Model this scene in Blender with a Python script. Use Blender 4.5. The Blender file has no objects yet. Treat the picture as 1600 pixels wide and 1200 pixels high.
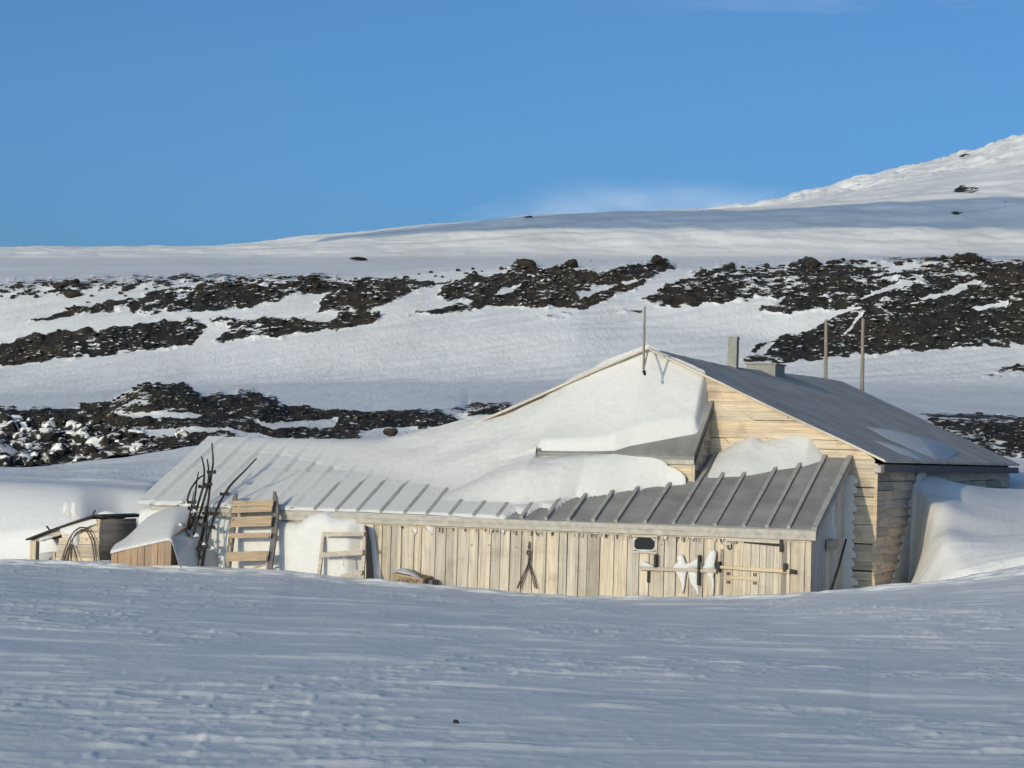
import bpy, math, random
import numpy as np
from mathutils import Vector, Matrix
random.seed(7); rng = np.random.default_rng(11)
SC = bpy.context.scene
COL = SC.collection
R = math.radians

# ------------------------------------------------------------------ camera
E = 2.75                       # eye height above the hut floor
F = 3780.0                     # focal length in photograph pixels (1600 wide)
PITCH, ROLL = 0.0276, 0.0281
cam_d = bpy.data.cameras.new('camera'); cam = bpy.data.objects.new('camera', cam_d); COL.objects.link(cam)
cam_d.sensor_width = 36.0; cam_d.lens = F/1600*36.0
cam_d.clip_start = 0.1; cam_d.clip_end = 60000
cam.rotation_mode = 'QUATERNION'
cam.location = (0, 0, E)
cam.rotation_quaternion = (Matrix.Rotation(math.pi/2+PITCH, 3, 'X') @ Matrix.Rotation(ROLL, 3, 'Z')).to_quaternion()
SC.camera = cam

# ------------------------------------------------------------------ sky, sun, exposure
SUN_EL, SUN_TRAVEL = R(10.5), R(30.5)          # sun travels to the right of the view axis by SUN_TRAVEL
SKY_STRENGTH, SUN_STRENGTH, EXPOSURE = 0.15, 2.1, 0.24
SKY_ROT = math.pi + SUN_TRAVEL
w = bpy.data.worlds.new('World'); SC.world = w; w.use_nodes = True
nt = w.node_tree; nt.nodes.clear()
def nd(nt, t, **kw):
    n = nt.nodes.new(t)
    for k, v in kw.items():
        if k.startswith('i_'):
            n.inputs[k[2:].replace('_', ' ')].default_value = v
        else: setattr(n, k, v)
    return n
sky = nd(nt, 'ShaderNodeTexSky', sky_type='NISHITA', sun_disc=False, sun_elevation=SUN_EL, sun_rotation=SKY_ROT,
         altitude=10.0, air_density=0.5, dust_density=2.6, ozone_density=4.9)
bg = nd(nt, 'ShaderNodeBackground'); bg.inputs['Strength'].default_value = SKY_STRENGTH
out = nd(nt, 'ShaderNodeOutputWorld')
# thin high cirrus, a pattern of sky directions
tc = nd(nt, 'ShaderNodeTexCoord')
mp = nd(nt, 'ShaderNodeMapping'); mp.inputs['Scale'].default_value = (14, 14, 95); mp.inputs['Location'].default_value = (3.3, 0, 1.4)
nz = nd(nt, 'ShaderNodeTexNoise'); nz.inputs['Scale'].default_value = 1.0; nz.inputs['Detail'].default_value = 6
sx = nd(nt, 'ShaderNodeSeparateXYZ')
mz = nd(nt, 'ShaderNodeMapRange'); mz.inputs['From Min'].default_value = 0.170; mz.inputs['From Max'].default_value = 0.192
mx_ = nd(nt, 'ShaderNodeMapRange'); mx_.inputs['From Min'].default_value = 0.02; mx_.inputs['From Max'].default_value = 0.09
mr = nd(nt, 'ShaderNodeMapRange'); mr.inputs['From Min'].default_value = 0.50; mr.inputs['From Max'].default_value = 0.82; mr.inputs['To Max'].default_value = 0.32
m1 = nd(nt, 'ShaderNodeMath', operation='MULTIPLY'); m2 = nd(nt, 'ShaderNodeMath', operation='MULTIPLY')
mixc = nd(nt, 'ShaderNodeMix', data_type='RGBA'); mixc.inputs['B'].default_value = (3.6, 3.8, 4.4, 1)
L = nt.links.new
L(tc.outputs['Generated'], mp.inputs['Vector']); L(mp.outputs['Vector'], nz.inputs['Vector'])
L(tc.outputs['Generated'], sx.inputs['Vector']); L(sx.outputs['Z'], mz.inputs['Value']); L(sx.outputs['X'], mx_.inputs['Value'])
L(nz.outputs['Fac'], mr.inputs['Value']); L(mr.outputs['Result'], m1.inputs[0]); L(mz.outputs['Result'], m1.inputs[1])
L(m1.outputs[0], m2.inputs[0]); L(mx_.outputs['Result'], m2.inputs[1])
tint = nd(nt, 'ShaderNodeMix', data_type='RGBA', blend_type='MULTIPLY'); tint.inputs['Factor'].default_value = 1.0; tint.inputs['B'].default_value = (1.05, 1.09, .915, 1)
L(sky.outputs['Color'], tint.inputs['A'])
L(m2.outputs[0], mixc.inputs['Factor']); L(tint.outputs['Result'], mixc.inputs['A'])
L(mixc.outputs['Result'], bg.inputs['Color']); L(bg.outputs[0], out.inputs['Surface'])

sun_d = bpy.data.lights.new('sun', 'SUN'); sun = bpy.data.objects.new('sun', sun_d); COL.objects.link(sun)
sun_d.energy = SUN_STRENGTH; sun_d.angle = R(0.53); sun_d.color = (1.0, 0.84, 0.60)
SUNV = Vector((math.sin(SUN_TRAVEL)*math.cos(SUN_EL), math.cos(SUN_TRAVEL)*math.cos(SUN_EL), -math.sin(SUN_EL)))
sun.rotation_euler = SUNV.to_track_quat('-Z', 'Y').to_euler(); sun.location = (-20, -30, 20)
SC.view_settings.view_transform = 'Standard'; SC.view_settings.look = 'None'
SC.view_settings.exposure = EXPOSURE; SC.view_settings.gamma = 1.0; SC.view_settings.use_curve_mapping = False
SC.cycles.max_bounces = 6; SC.cycles.volume_bounces = 1

# ------------------------------------------------------------------ survey helpers
cp_, sp_ = math.cos(PITCH), math.sin(PITCH); cr_, sr_ = math.cos(ROLL), math.sin(ROLL)
def ae(px, py):
    """bearing (x/y) and slope (z/y) of a sight line measured on the photograph"""
    dx, dy = px-800.0, py-600.0
    xr = cr_*dx+sr_*dy; yr = -sr_*dx+cr_*dy
    u = -yr/F; y = cp_-u*sp_; z = sp_+u*cp_
    return xr/F/y, z/y
def at(px, py, d):
    a, e = ae(px, py); return Vector((a*d, d, E+e*d))
def project(X, Y, Z):
    Z = Z-E
    d = Y*cp_+Z*sp_; u = -Y*sp_+Z*cp_
    a = F*X/d; b = -F*u/d
    return 800+cr_*a-sr_*b, 600+sr_*a+cr_*b
TH = 0.3421; GX, GY = 2.2009, 39.8403       # the hut: gable foot and heading
cT, sT = math.cos(TH), math.sin(TH)
def H(U, V, z=0.0): return Vector((GX+U*cT+V*sT, GY-U*sT+V*cT, z))
def toH(p): x, y = p[0]-GX, p[1]-GY; return Vector((x*cT-y*sT, x*sT+y*cT, p[2]))
VG = 0.2                                     # gable wall plane
def onw(px, py, wo):
    """(U, z) seen at a pixel on the upright plane wo metres out from the gable"""
    a, e = ae(px, py); V = VG-wo
    # GX+U c+V s = a d ; GY-U s+V c = d
    U = (a*(GY+V*cT)-GX-V*sT)/(cT+a*sT); d = GY-U*sT+V*cT
    return U, E+e*d
def onside(px, py, U):
    a, e = ae(px, py)
    V = (a*(GY-U*sT)-GX-U*cT)/(sT-a*cT); d = GY-U*sT+V*cT
    return V, E+e*d
def ss(x, a, b):
    t = np.clip((np.asarray(x, float)-a)/(b-a), 0, 1); return t*t*(3-2*t)

# ------------------------------------------------------------------ noise
_perm = rng.permutation(4096)
_gr = rng.normal(size=(4096, 2)); _gr /= np.linalg.norm(_gr, axis=1)[:, None]
def perlin(x, y):
    xi = np.floor(x).astype(np.int64); yi = np.floor(y).astype(np.int64); xf = x-xi; yf = y-yi
    u = xf*xf*xf*(xf*(xf*6-15)+10); v = yf*yf*yf*(yf*(yf*6-15)+10)
    def g(ix, iy, fx, fy):
        h = _gr[_perm[(_perm[ix & 4095]+iy) & 4095]]; return h[..., 0]*fx+h[..., 1]*fy
    a = g(xi, yi, xf, yf); b = g(xi+1, yi, xf-1, yf); c = g(xi, yi+1, xf, yf-1); d = g(xi+1, yi+1, xf-1, yf-1)
    return (a+(b-a)*u+((c+(d-c)*u)-(a+(b-a)*u))*v)*1.5
def fbm(x, y, o=4):
    s = 0; amp = 1.0
    for k in range(o): s = s+amp*perlin(x*2**k+17.3*k, y*2**k-9.1*k); amp *= .5
    return s

# ------------------------------------------------------------------ materials
def mat(name):
    m = bpy.data.materials.new(name); m.use_nodes = True; nt = m.node_tree
    return m, nt, nt.nodes['Principled BSDF'], nt.links.new
def coords(nt, L, scale, kind='Object'):
    t = nd(nt, 'ShaderNodeTexCoord'); m = nd(nt, 'ShaderNodeMapping'); m.inputs['Scale'].default_value = scale
    L(t.outputs[kind], m.inputs['Vector']); return m.outputs['Vector']
def noise(nt, L, vec, scale=1.0, detail=4, rough=.55):
    n = nd(nt, 'ShaderNodeTexNoise'); n.inputs['Scale'].default_value = scale; n.inputs['Detail'].default_value = detail
    n.inputs['Roughness'].default_value = rough; L(vec, n.inputs['Vector']); return n.outputs['Fac']
def ramp(nt, L, fac, stops):
    r = nd(nt, 'ShaderNodeValToRGB'); els = r.color_ramp.elements
    while len(els) < len(stops): els.new(.5)
    for e, (p, c) in zip(els, stops): e.position = p; e.color = (*c, 1)
    L(fac, r.inputs['Fac']); return r.outputs['Color']
def bump(nt, L, bs, h, strength, dist):
    b = nd(nt, 'ShaderNodeBump'); b.inputs['Strength'].default_value = strength; b.inputs['Distance'].default_value = dist
    L(h, b.inputs['Height']); L(b.outputs['Normal'], bs.inputs['Normal'])
def mixcol(nt, L, fac, a, b, mode='MIX'):
    m = nd(nt, 'ShaderNodeMix', data_type='RGBA', blend_type=mode)
    if isinstance(fac, float): m.inputs['Factor'].default_value = fac
    else: L(fac, m.inputs['Factor'])
    for k, v in (('A', a), ('B', b)):
        if isinstance(v, tuple): m.inputs[k].default_value = (*v, 1)
        else: L(v, m.inputs[k])
    return m.outputs['Result']
SNOWC = (.81, .80, .775)
def snow_mat(name, scale, strength, dist, k=1.0):
    m, nt, b, L = mat(name)
    v = coords(nt, L, scale)
    f = noise(nt, L, v, 1.0, 6, .6)
    L(ramp(nt, L, f, [(.3, (.77*k, .765*k, .745*k)), (.7, (.83*k, .825*k, .80*k))]), b.inputs['Base Color'])
    b.inputs['Roughness'].default_value = .7; b.inputs['Specular IOR Level'].default_value = .25
    bump(nt, L, b, f, strength, dist); return m
M_SNOW = snow_mat('packed_snow', (11, 6, 14), .6, .014, .78)
M_SNOW_GROUND = snow_mat('wind_crust_snow', (14, 22, 22), .4, .012)
M_SNOW_FAR = snow_mat('far_snow', (.02, .006, .02), .6, 3.0)

def wood_mat(name, grain, cols, dark=.5, rough=.85):
    m, nt, b, L = mat(name)
    v = coords(nt, L, grain)
    g = noise(nt, L, v, 1.0, 6, .65)
    base = ramp(nt, L, g, [(.25, cols[0]), (.5, cols[1]), (.75, cols[2])])
    geo = nd(nt, 'ShaderNodeNewGeometry')
    tint = ramp(nt, L, geo.outputs['Random Per Island'], [(0, (.60, .59, .57)), (.2, (.94, .94, .93)), (.42, (1.14, 1.07, .96)), (.6, (1.04, .95, .83)), (.78, (.82, .82, .82)), (1, (1.2, 1.15, 1.05))])
    c = mixcol(nt, L, 1.0, base, tint, 'MULTIPLY')
    v2 = coords(nt, L, (2.3, 2.3, 2.3)); st = noise(nt, L, v2, 1.0, 5, .6)
    sm = nd(nt, 'ShaderNodeMapRange'); sm.inputs['From Min'].default_value = .52; sm.inputs['From Max'].default_value = .72; sm.inputs['To Max'].default_value = dark
    L(st, sm.inputs['Value'])
    c = mixcol(nt, L, sm.outputs['Result'], c, (.20, .16, .12))
    v3 = coords(nt, L, tuple(q*(.42 if q > 10 else .35) for q in grain)); s3 = noise(nt, L, v3, 1.0, 6, .7)
    sm3 = nd(nt, 'ShaderNodeMapRange'); sm3.inputs['From Min'].default_value = .46; sm3.inputs['From Max'].default_value = .70; sm3.inputs['To Max'].default_value = .72
    L(s3, sm3.inputs['Value']); c = mixcol(nt, L, sm3.outputs['Result'], c, (.27, .245, .215))
    v4 = coords(nt, L, (7, 7, 7)); s4 = noise(nt, L, v4, 1.0, 2, .5)
    sm4 = nd(nt, 'ShaderNodeMapRange'); sm4.inputs['From Min'].default_value = .71; sm4.inputs['From Max'].default_value = .76; sm4.inputs['To Max'].default_value = .75
    L(s4, sm4.inputs['Value']); c = mixcol(nt, L, sm4.outputs['Result'], c, (.13, .085, .055))
    L(c, b.inputs['Base Color']); b.inputs['Roughness'].default_value = rough
    b.inputs['Specular IOR Level'].default_value = .2
    bump(nt, L, b, g, .5, .006); return m
PALE = [(.33, .29, .24), (.54, .49, .415), (.64, .595, .52)]
GREY = [(.31, .29, .26), (.46, .43, .39), (.56, .53, .48)]
BROWN = [(.22, .16, .11), (.38, .30, .215), (.47, .40, .31)]
REDD = [(.24, .15, .10), (.36, .25, .17), (.44, .34, .25)]
M_WOODV = wood_mat('bleached_upright_boards', (34, 34, 1.6), PALE, .48)
M_WOODH = wood_mat('bleached_weatherboards', (1.5, 1.5, 38), [(.38, .315, .235), (.58, .495, .385), (.67, .59, .485)], .55)
M_GREYV = wood_mat('grey_upright_boards', (34, 34, 1.6), GREY, .4)
M_GREYH = wood_mat('grey_weatherboards', (1.5, 1.5, 38), GREY, .4)
M_PALEGREYH = wood_mat('pale_grey_weatherboards', (1.5, 1.5, 38), [(.42, .35, .28), (.60, .51, .42), (.68, .60, .51)], .4)
M_PALEGREYV = wood_mat('pale_grey_upright_boards', (34, 34, 1.6), [(.44, .40, .36), (.62, .58, .53), (.70, .66, .61)], .3)
M_REDV = wood_mat('reddish_boards', (30, 30, 2), REDD, .3)
M_SLAT = wood_mat('sledge_ash', (3, 3, 40), BROWN, .3)
M_SLATPALE = wood_mat('pale_sledge_ash', (6, 6, 30), GREY, .3)
M_POLE = wood_mat('weathered_pole', (20, 20, 2), [(.15, .145, .135), (.22, .21, .20), (.29, .28, .265)], .3)
def plain(name, col, rough=.8, var=.25, sc=12.0, metal=0.0, bmp=.2):
    m, nt, b, L = mat(name)
    f = noise(nt, L, coords(nt, L, (sc, sc, sc)), 1.0, 5, .6)
    lo = tuple(c*(1-var) for c in col); hi = tuple(min(1, c*(1+var)) for c in col)
    L(ramp(nt, L, f, [(.3, lo), (.7, hi)]), b.inputs['Base Color'])
    b.inputs['Roughness'].default_value = rough; b.inputs['Metallic'].default_value = metal; b.inputs['Specular IOR Level'].default_value = .25
    bump(nt, L, b, f, bmp, .004); return m
M_FELT = plain('grey_roofing_felt', (.245, .238, .228), .9, .26, 1.7)
M_FELT_MAIN = plain('pale_grey_felt', (.50, .445, .375), .9, .2, 1.3)
M_FASCIA = plain('grey_fascia_board', (.40, .375, .33), .85, .2, 8.0)
M_BATTEN = plain('felt_covered_batten', (.34, .325, .30), .85, .2, 8.0)
M_DARK = plain('dark_tarred_wood', (.024, .021, .020), .6, .4, 20.0)
M_RUNNER = plain('dark_grey_runner', (.13, .12, .11), .7, .3, 15.0)
M_IRON = plain('rusty_iron', (.07, .055, .045), .6, .4, 30.0)
M_ZINC = plain('dull_zinc', (.25, .25, .22), .7, .15, 9.0)
M_GAP = plain('dark_backing', (.05, .042, .035), .95, .2)
M_BLACK = plain('black_lava_stone', (.028, .026, .025), .85, .4, 6.0)
M_CREAM = plain('cream_frame_paint', (.46, .42, .35), .8, .12, 9.0)
m, nt, b, L = mat('window_glass'); M_GLASS = m
b.inputs['Base Color'].default_value = (.012, .018, .022, 1); b.inputs['Roughness'].default_value = .5; b.inputs['Specular IOR Level'].default_value = .08
# black scoria with snow lodged on it
def rock_mat(name, lo, mid, hi, sc, snowy, nscale=1.6, nzk=.55):
    m, nt, b, L = mat(name)
    v = coords(nt, L, (sc, sc, sc)); f = noise(nt, L, v, 1.0, 6, .65)
    c = ramp(nt, L, f, [(.3, lo), (.52, mid), (.75, hi)])
    geo = nd(nt, 'ShaderNodeNewGeometry'); s = nd(nt, 'ShaderNodeSeparateXYZ'); L(geo.outputs['Normal'], s.inputs['Vector'])
    tint = ramp(nt, L, geo.outputs['Random Per Island'], [(0, (.7, .7, .7)), (.7, (1, 1, 1)), (1, (1.5, 1.35, 1.15))])
    c = mixcol(nt, L, 1.0, c, tint, 'MULTIPLY')
    f2 = noise(nt, L, coords(nt, L, (sc*nscale,)*3), 1.0, 4, .6)
    a = nd(nt, 'ShaderNodeMath', operation='MULTIPLY_ADD'); a.inputs[1].default_value = nzk; L(s.outputs['Z'], a.inputs[0]); L(f2, a.inputs[2])
    mr = nd(nt, 'ShaderNodeMapRange'); mr.inputs['From Min'].default_value = 1.13-snowy; mr.inputs['From Max'].default_value = 1.2-snowy
    L(a.outputs[0], mr.inputs['Value'])
    L(mixcol(nt, L, mr.outputs['Result'], c, SNOWC), b.inputs['Base Color'])
    b.inputs['Roughness'].default_value = .9; b.inputs['Specular IOR Level'].default_value = .15
    bump(nt, L, b, f, .6, .05); return m
M_ROCK = rock_mat('black_scoria', (.016, .015, .014), (.030, .027, .024), (.060, .053, .043), 1.2, .22)
M_ROCKNEAR = rock_mat('rimed_scoria', (.020, .018, .017), (.038, .034, .030), (.07, .062, .05), 3.0, .12)
M_RIMED = rock_mat('heavily_rimed_scoria', (.020, .018, .017), (.038, .034, .030), (.07, .062, .05), 2.4, .58, 1.0, .10)
# hillside: snow with scoria laid bare where the attribute 'rock' is high
def hill_mat(name, k_=1.0):
    m, nt, b, L = mat(name)
    at_ = nd(nt, 'ShaderNodeAttribute', attribute_name='rock')
    n1 = noise(nt, L, coords(nt, L, tuple(q*k_ for q in (.5, .42, .9))), 1.0, 7, .72)
    n2 = noise(nt, L, coords(nt, L, tuple(q*k_ for q in (.16, .05, .16))), 1.0, 5, .6)
    a = nd(nt, 'ShaderNodeMath', operation='ADD'); L(at_.outputs['Fac'], a.inputs[0])
    k = nd(nt, 'ShaderNodeMath', operation='MULTIPLY_ADD'); k.inputs[1].default_value = 3.4; k.inputs[2].default_value = -1.7; L(n1, k.inputs[0])
    k2 = nd(nt, 'ShaderNodeMath', operation='MULTIPLY_ADD'); k2.inputs[1].default_value = 2.0; k2.inputs[2].default_value = -1.0; L(n2, k2.inputs[0])
    a2 = nd(nt, 'ShaderNodeMath', operation='ADD'); L(k.outputs[0], a2.inputs[0]); L(k2.outputs[0], a2.inputs[1]); gk = nd(nt, 'ShaderNodeMath', operation='MULTIPLY', use_clamp=True); gk.inputs[1].default_value = 3.0; L(at_.outputs['Fac'], gk.inputs[0]); gm = nd(nt, 'ShaderNodeMath', operation='MULTIPLY'); L(a2.outputs[0], gm.inputs[0]); L(gk.outputs[0], gm.inputs[1]); L(gm.outputs[0], a.inputs[1])
    mr = nd(nt, 'ShaderNodeMapRange'); mr.inputs['From Min'].default_value = .50; mr.inputs['From Max'].default_value = .56; L(a.outputs[0], mr.inputs['Value'])
    f = noise(nt, L, coords(nt, L, tuple(q*k_ for q in (.9, .5, .9))), 1.0, 6, .7)
    fb = noise(nt, L, coords(nt, L, tuple(q*k_ for q in (.07, .03, .07))), 1.0, 3, .5)
    rc = ramp(nt, L, f, [(.32, (.018, .017, .016)), (.5, (.034, .031, .027)), (.72, (.068, .060, .048))])
    rc = mixcol(nt, L, 1.0, rc, ramp(nt, L, fb, [(.4, (.8, .84, .88)), (.66, (1.35, 1.18, .95))]), 'MULTIPLY')
    sc = ramp(nt, L, noise(nt, L, coords(nt, L, tuple(q*k_ for q in (.12, .035, .12))), 1.0, 6, .65), [(.3, (.76, .755, .735)), (.55, (.87, .865, .845)), (.75, (.90, .895, .88))])
    L(mixcol(nt, L, mr.outputs['Result'], sc, rc), b.inputs['Base Color'])
    b.inputs['Roughness'].default_value = .85; b.inputs['Specular IOR Level'].default_value = .2
    bump(nt, L, b, noise(nt, L, coords(nt, L, tuple(q*k_ for q in (.7, .25, .7))), 1.0, 7, .72), .55, .35); return m
M_HILL = hill_mat('scoria_and_snow'); M_MOUND = hill_mat('near_scoria_and_snow', 4.0); M_GLACIER = hill_mat('glacier_snow', .12)

# ------------------------------------------------------------------ mesh builder
PARENT = {}
class MB:
    def __init__(s): s.v = []; s.f = []; s.sm = []
    def add(s, vs, fs, smooth=False):
        o = len(s.v); s.v.extend([tuple(v) for v in vs]); s.f.extend([[i+o for i in f] for f in fs]); s.sm.extend([smooth]*len(fs)); return s
    def hexa(s, p):      # p: bottom quad (4), top quad (4)
        return s.add(p, [(3, 2, 1, 0), (4, 5, 6, 7), (0, 1, 5, 4), (1, 2, 6, 5), (2, 3, 7, 6), (3, 0, 4, 7)])
    def box(s, a, b):
        (x0, y0, z0), (x1, y1, z1) = a, b
        return s.hexa([(x0, y0, z0), (x1, y0, z0), (x1, y1, z0), (x0, y1, z0), (x0, y0, z1), (x1, y0, z1), (x1, y1, z1), (x0, y1, z1)])
    def beam(s, p, q, wd, th, up=(0, 0, 1)):
        p, q = Vector(p), Vector(q); t = (q-p).normalized(); u = Vector(up)
        if abs(t.dot(u)) > .95: u = Vector((1, 0, 0))
        a = t.cross(u).normalized(); c = a.cross(t).normalized()
        a = a*wd/2; c = c*th/2
        return s.hexa([p-a-c, p+a-c, p+a+c, p-a+c, q-a-c, q+a-c, q+a+c, q-a+c])
    def tube(s, pts, rad, n=8, flat=1.0, cap=True, up=(0, 1, 0)):
        pts = [Vector(p) for p in pts]; k = len(pts)
        if not hasattr(rad, '__len__'): rad = [rad]*k
        vs = []
        for i, p in enumerate(pts):
            t = (pts[min(i+1, k-1)]-pts[max(i-1, 0)]).normalized(); u = Vector(up)
            if abs(t.dot(u)) > .95: u = Vector((1, 0, 0))
            a = t.cross(u).normalized(); c = a.cross(t).normalized()
            for j in range(n):
                th = 2*math.pi*j/n; vs.append(p+a*math.cos(th)*rad[i]+c*math.sin(th)*rad[i]*flat)
        fs = [(i*n+j, i*n+(j+1) % n, (i+1)*n+(j+1) % n, (i+1)*n+j) for i in range(k-1) for j in range(n)]
        s.add(vs, fs, True)
        if cap: s.f += [[len(s.v)-k*n+j for j in range(n)][::-1], [len(s.v)-n+j for j in range(n)]]; s.sm += [False, False]
        return s
    def poly(s, pts, off):     # a slab: polygon pts pushed by vector off
        n = len(pts); pts = [Vector(p) for p in pts]; o = Vector(off)
        return s.add(pts+[p+o for p in pts], [tuple(range(n))[::-1], tuple(range(n, 2*n))]+[(i, (i+1) % n, (i+1) % n+n, i+n) for i in range(n)])
    def build(s, name, m, parent=None, frame='H', fix=True):
        """verts are given in hut coordinates ('H': along gable, along ridge, up) or world ('W')"""
        me = bpy.data.meshes.new(name)
        vs = [H(*v) for v in s.v] if frame == 'H' else [Vector(v) for v in s.v]
        o = bpy.data.objects.new(name, me); COL.objects.link(o)
        if parent is not None:
            o.parent = parent; M = PARENT[parent.name].inverted(); PARENT[o.name] = PARENT[parent.name]
        else:
            c = sum(vs, Vector())/len(vs); c.z = min(v.z for v in vs)
            M = (Matrix.Translation(c)@Matrix.Rotation(-TH if frame == 'H' else 0, 4, 'Z')); PARENT[o.name] = M; o.matrix_world = M; M = M.inverted()
        vs = [M@v for v in vs]
        me.from_pydata(vs, [], s.f); me.materials.append(m)
        me.polygons.foreach_set('use_smooth', s.sm)
        if fix:
            import bmesh
            bm = bmesh.new(); bm.from_mesh(me); bmesh.ops.recalc_face_normals(bm, faces=bm.faces); bm.to_mesh(me); bm.free()
        me.update(); return o
def tag(o, label=None, cat=None, group=None, kind=None):
    if label: o['label'] = label
    if cat: o['category'] = cat
    if group: o['group'] = group
    if kind: o['kind'] = kind
    return o
def empty(name, loc, rz=0.0):
    o = bpy.data.objects.new(name, None); COL.objects.link(o); o.location = loc; o.rotation_euler = (0, 0, rz); o.empty_display_size = .2
    PARENT[o.name] = Matrix.Translation(Vector(loc))@Matrix.Rotation(rz, 4, 'Z'); return o
def grid_mesh(name, P, m, keep=None, parent=None, attr=None, smooth=True, flip=False):
    """P: (rows, cols, 3) world points"""
    r, c, _ = P.shape
    idx = np.arange(r*c).reshape(r, c)
    q = np.stack([idx[:-1, :-1], idx[:-1, 1:], idx[1:, 1:], idx[1:, :-1]], -1)
    if flip: q = q[..., ::-1]
    q = q.reshape(-1, 4)
    if keep is not None: q = q[keep.reshape(-1)]
    used = np.zeros(r*c, bool); used[q.reshape(-1)] = True
    rem = np.cumsum(used)-1
    V = P.reshape(-1, 3)[used].astype(np.float64); q = rem[q]
    o_m = Matrix.Identity(4)
    me = bpy.data.meshes.new(name); o = bpy.data.objects.new(name, me); COL.objects.link(o)
    if parent is not None:
        o.parent = parent; M = np.array(PARENT[parent.name].inverted()); V = V@M[:3, :3].T+M[:3, 3]
    me.vertices.add(len(V)); me.vertices.foreach_set('co', V.astype(np.float32).reshape(-1))
    me.loops.add(len(q)*4); me.polygons.add(len(q))
    me.loops.foreach_set('vertex_index', q.astype(np.int32).reshape(-1))
    me.polygons.foreach_set('loop_start', np.arange(0, len(q)*4, 4, dtype=np.int32))
    try: me.polygons.foreach_set('loop_total', np.full(len(q), 4, np.int32))
    except Exception: pass
    me.update(calc_edges=True); me.validate()
    me.polygons.foreach_set('use_smooth', np.full(len(me.polygons), smooth))
    if attr is not None:
        a = me.attributes.new('rock', 'FLOAT', 'POINT'); a.data.foreach_set('value', attr.reshape(-1)[used].astype(np.float32))
    me.materials.append(m); me.update(); return o

# ------------------------------------------------------------------ terrain
def crest_d(a):                 # a line just in front of the long wall
    px = a*F+800
    return np.interp(px, [-300, 235, 1272, 1400, 1900], [39.9, 39.5, 35.9, 35.8, 36.0])
ROWS = []                       # (distance function, bearing list, slope list)
def row_px(d, pts):
    A = [ae(*p) for p in pts]; A.sort(); ROWS.append((d, np.array([t[0] for t in A]), np.array([t[1] for t in A]), 'e'))
def row_z(d, pts):
    A = sorted((ae(p[0], 700)[0], p[1]) for p in pts); ROWS.append((d, np.array([t[0] for t in A]), np.array([t[1] for t in A]), 'z'))
row_z(.3, [(0, 1.13)]); row_z(12, [(0, 1.06)]); row_z(25, [(0, .98), (800, .90), (1600, .88)])
row_px(lambda a: crest_d(a)-1.6, [(-300, 884), (0, 884), (170, 889), (440, 902), (560, 915), (700, 924), (800, 931), (1000, 938), (1200, 938), (1372, 926), (1500, 913), (1600, 900), (1900, 880)])
row_px(lambda a: crest_d(a), [(-300, 876), (0, 877), (170, 880), (440, 893), (560, 908), (700, 918), (800, 925), (900, 930), (1000, 932), (1100, 932), (1200, 930), (1270, 926), (1372, 918), (1430, 911), (1500, 901), (1560, 890), (1600, 882), (1900, 840)])
row_z(lambda a: crest_d(a)+.9, [(-300, .60), (0, .58), (300, .56), (560, .5), (900, .5), (1300, .5), (1400, .55), (1480, .85), (1600, 1.05), (1900, 1.5)])
row_z(lambda a: crest_d(a)+1.5, [(-300, 1.05), (0, 1.12), (60, 1.2), (130, 1.3), (190, .8), (300, .56), (560, .5), (1300, .5), (1400, .6), (1480, 1.1), (1600, 1.35), (1900, 1.9)])
row_z(lambda a: crest_d(a)+3.6, [(-300, 2.05), (0, 1.95), (120, 1.93), (240, 1.86), (320, 1.0), (700, .7), (1300, .6), (1400, .8), (1480, 1.6), (1600, 1.68), (1900, 2.2)])
row_z(47, [(-300, 2.0), (0, 1.94), (240, 2.02), (380, 2.1), (520, 1.9), (700, 1.2), (1300, 1.0), (1440, 1.9), (1520, 2.28), (1600, 2.28), (1900, 2.6)])
row_z(51, [(-300, 2.05), (0, 2.0), (240, 2.2), (380, 2.35), (700, 1.8), (1300, 1.6), (1440, 2.0), (1520, 2.22), (1600, 2.2), (1900, 2.5)])
row_px(57, [(-300, 730), (0, 729), (100, 729), (200, 713), (330, 694), (500, 700), (640, 700), (760, 690), (1300, 715), (1600, 735), (1900, 735)])
row_px(60.5, [(-300, 690), (0, 690), (100, 688), (200, 675), (330, 660), (500, 675), (640, 678), (760, 665), (1300, 690), (1600, 700), (1900, 700)])
row_px(65, [(-300, 640), (0, 638), (100, 638), (170, 628), (200, 610), (230, 605), (290, 608), (318, 624), (350, 622), (380, 616), (420, 624), (458, 641), (520, 644), (600, 648), (690, 648), (720, 648), (745, 637), (790, 634), (850, 650), (1300, 660), (1450, 657), (1600, 660), (1900, 655)])
row_px(74, [(-300, 655), (0, 655), (230, 650), (500, 655), (760, 650), (1300, 655), (1600, 664), (1900, 660)])
row_px(255, [(-300, 618), (0, 616), (300, 606), (600, 596), (900, 594), (1200, 600), (1600, 606), (1900, 600)])
row_px(283, [(-300, 580), (0, 572), (300, 545), (600, 512), (900, 505), (1200, 532), (1600, 540), (1900, 538)])
row_px(299, [(-300, 520), (0, 505), (300, 488), (600, 462), (900, 452), (1200, 455), (1600, 460), (1900, 460)])
SKYL = [(-300, 452), (0, 446), (300, 440), (500, 434), (600, 432), (700, 424), (800, 417), (830, 414), (900, 414), (1000, 413), (1050, 415), (1150, 416), (1200, 418), (1300, 412), (1400, 410), (1450, 407), (1510, 402), (1550, 407), (1600, 408), (1900, 405)]
row_px(317, SKYL)
row_px(430, [(-300, 452), (0, 444), (500, 436), (800, 424), (1200, 422), (1600, 414), (1900, 412)])
row_px(900, [(-300, 425), (0, 423), (500, 414), (800, 408), (1090, 408), (1600, 404), (1900, 404)])
row_px(1500, [(-300, 406), (0, 405), (500, 403), (800, 401), (1090, 402), (1600, 400), (1900, 400)])
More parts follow.
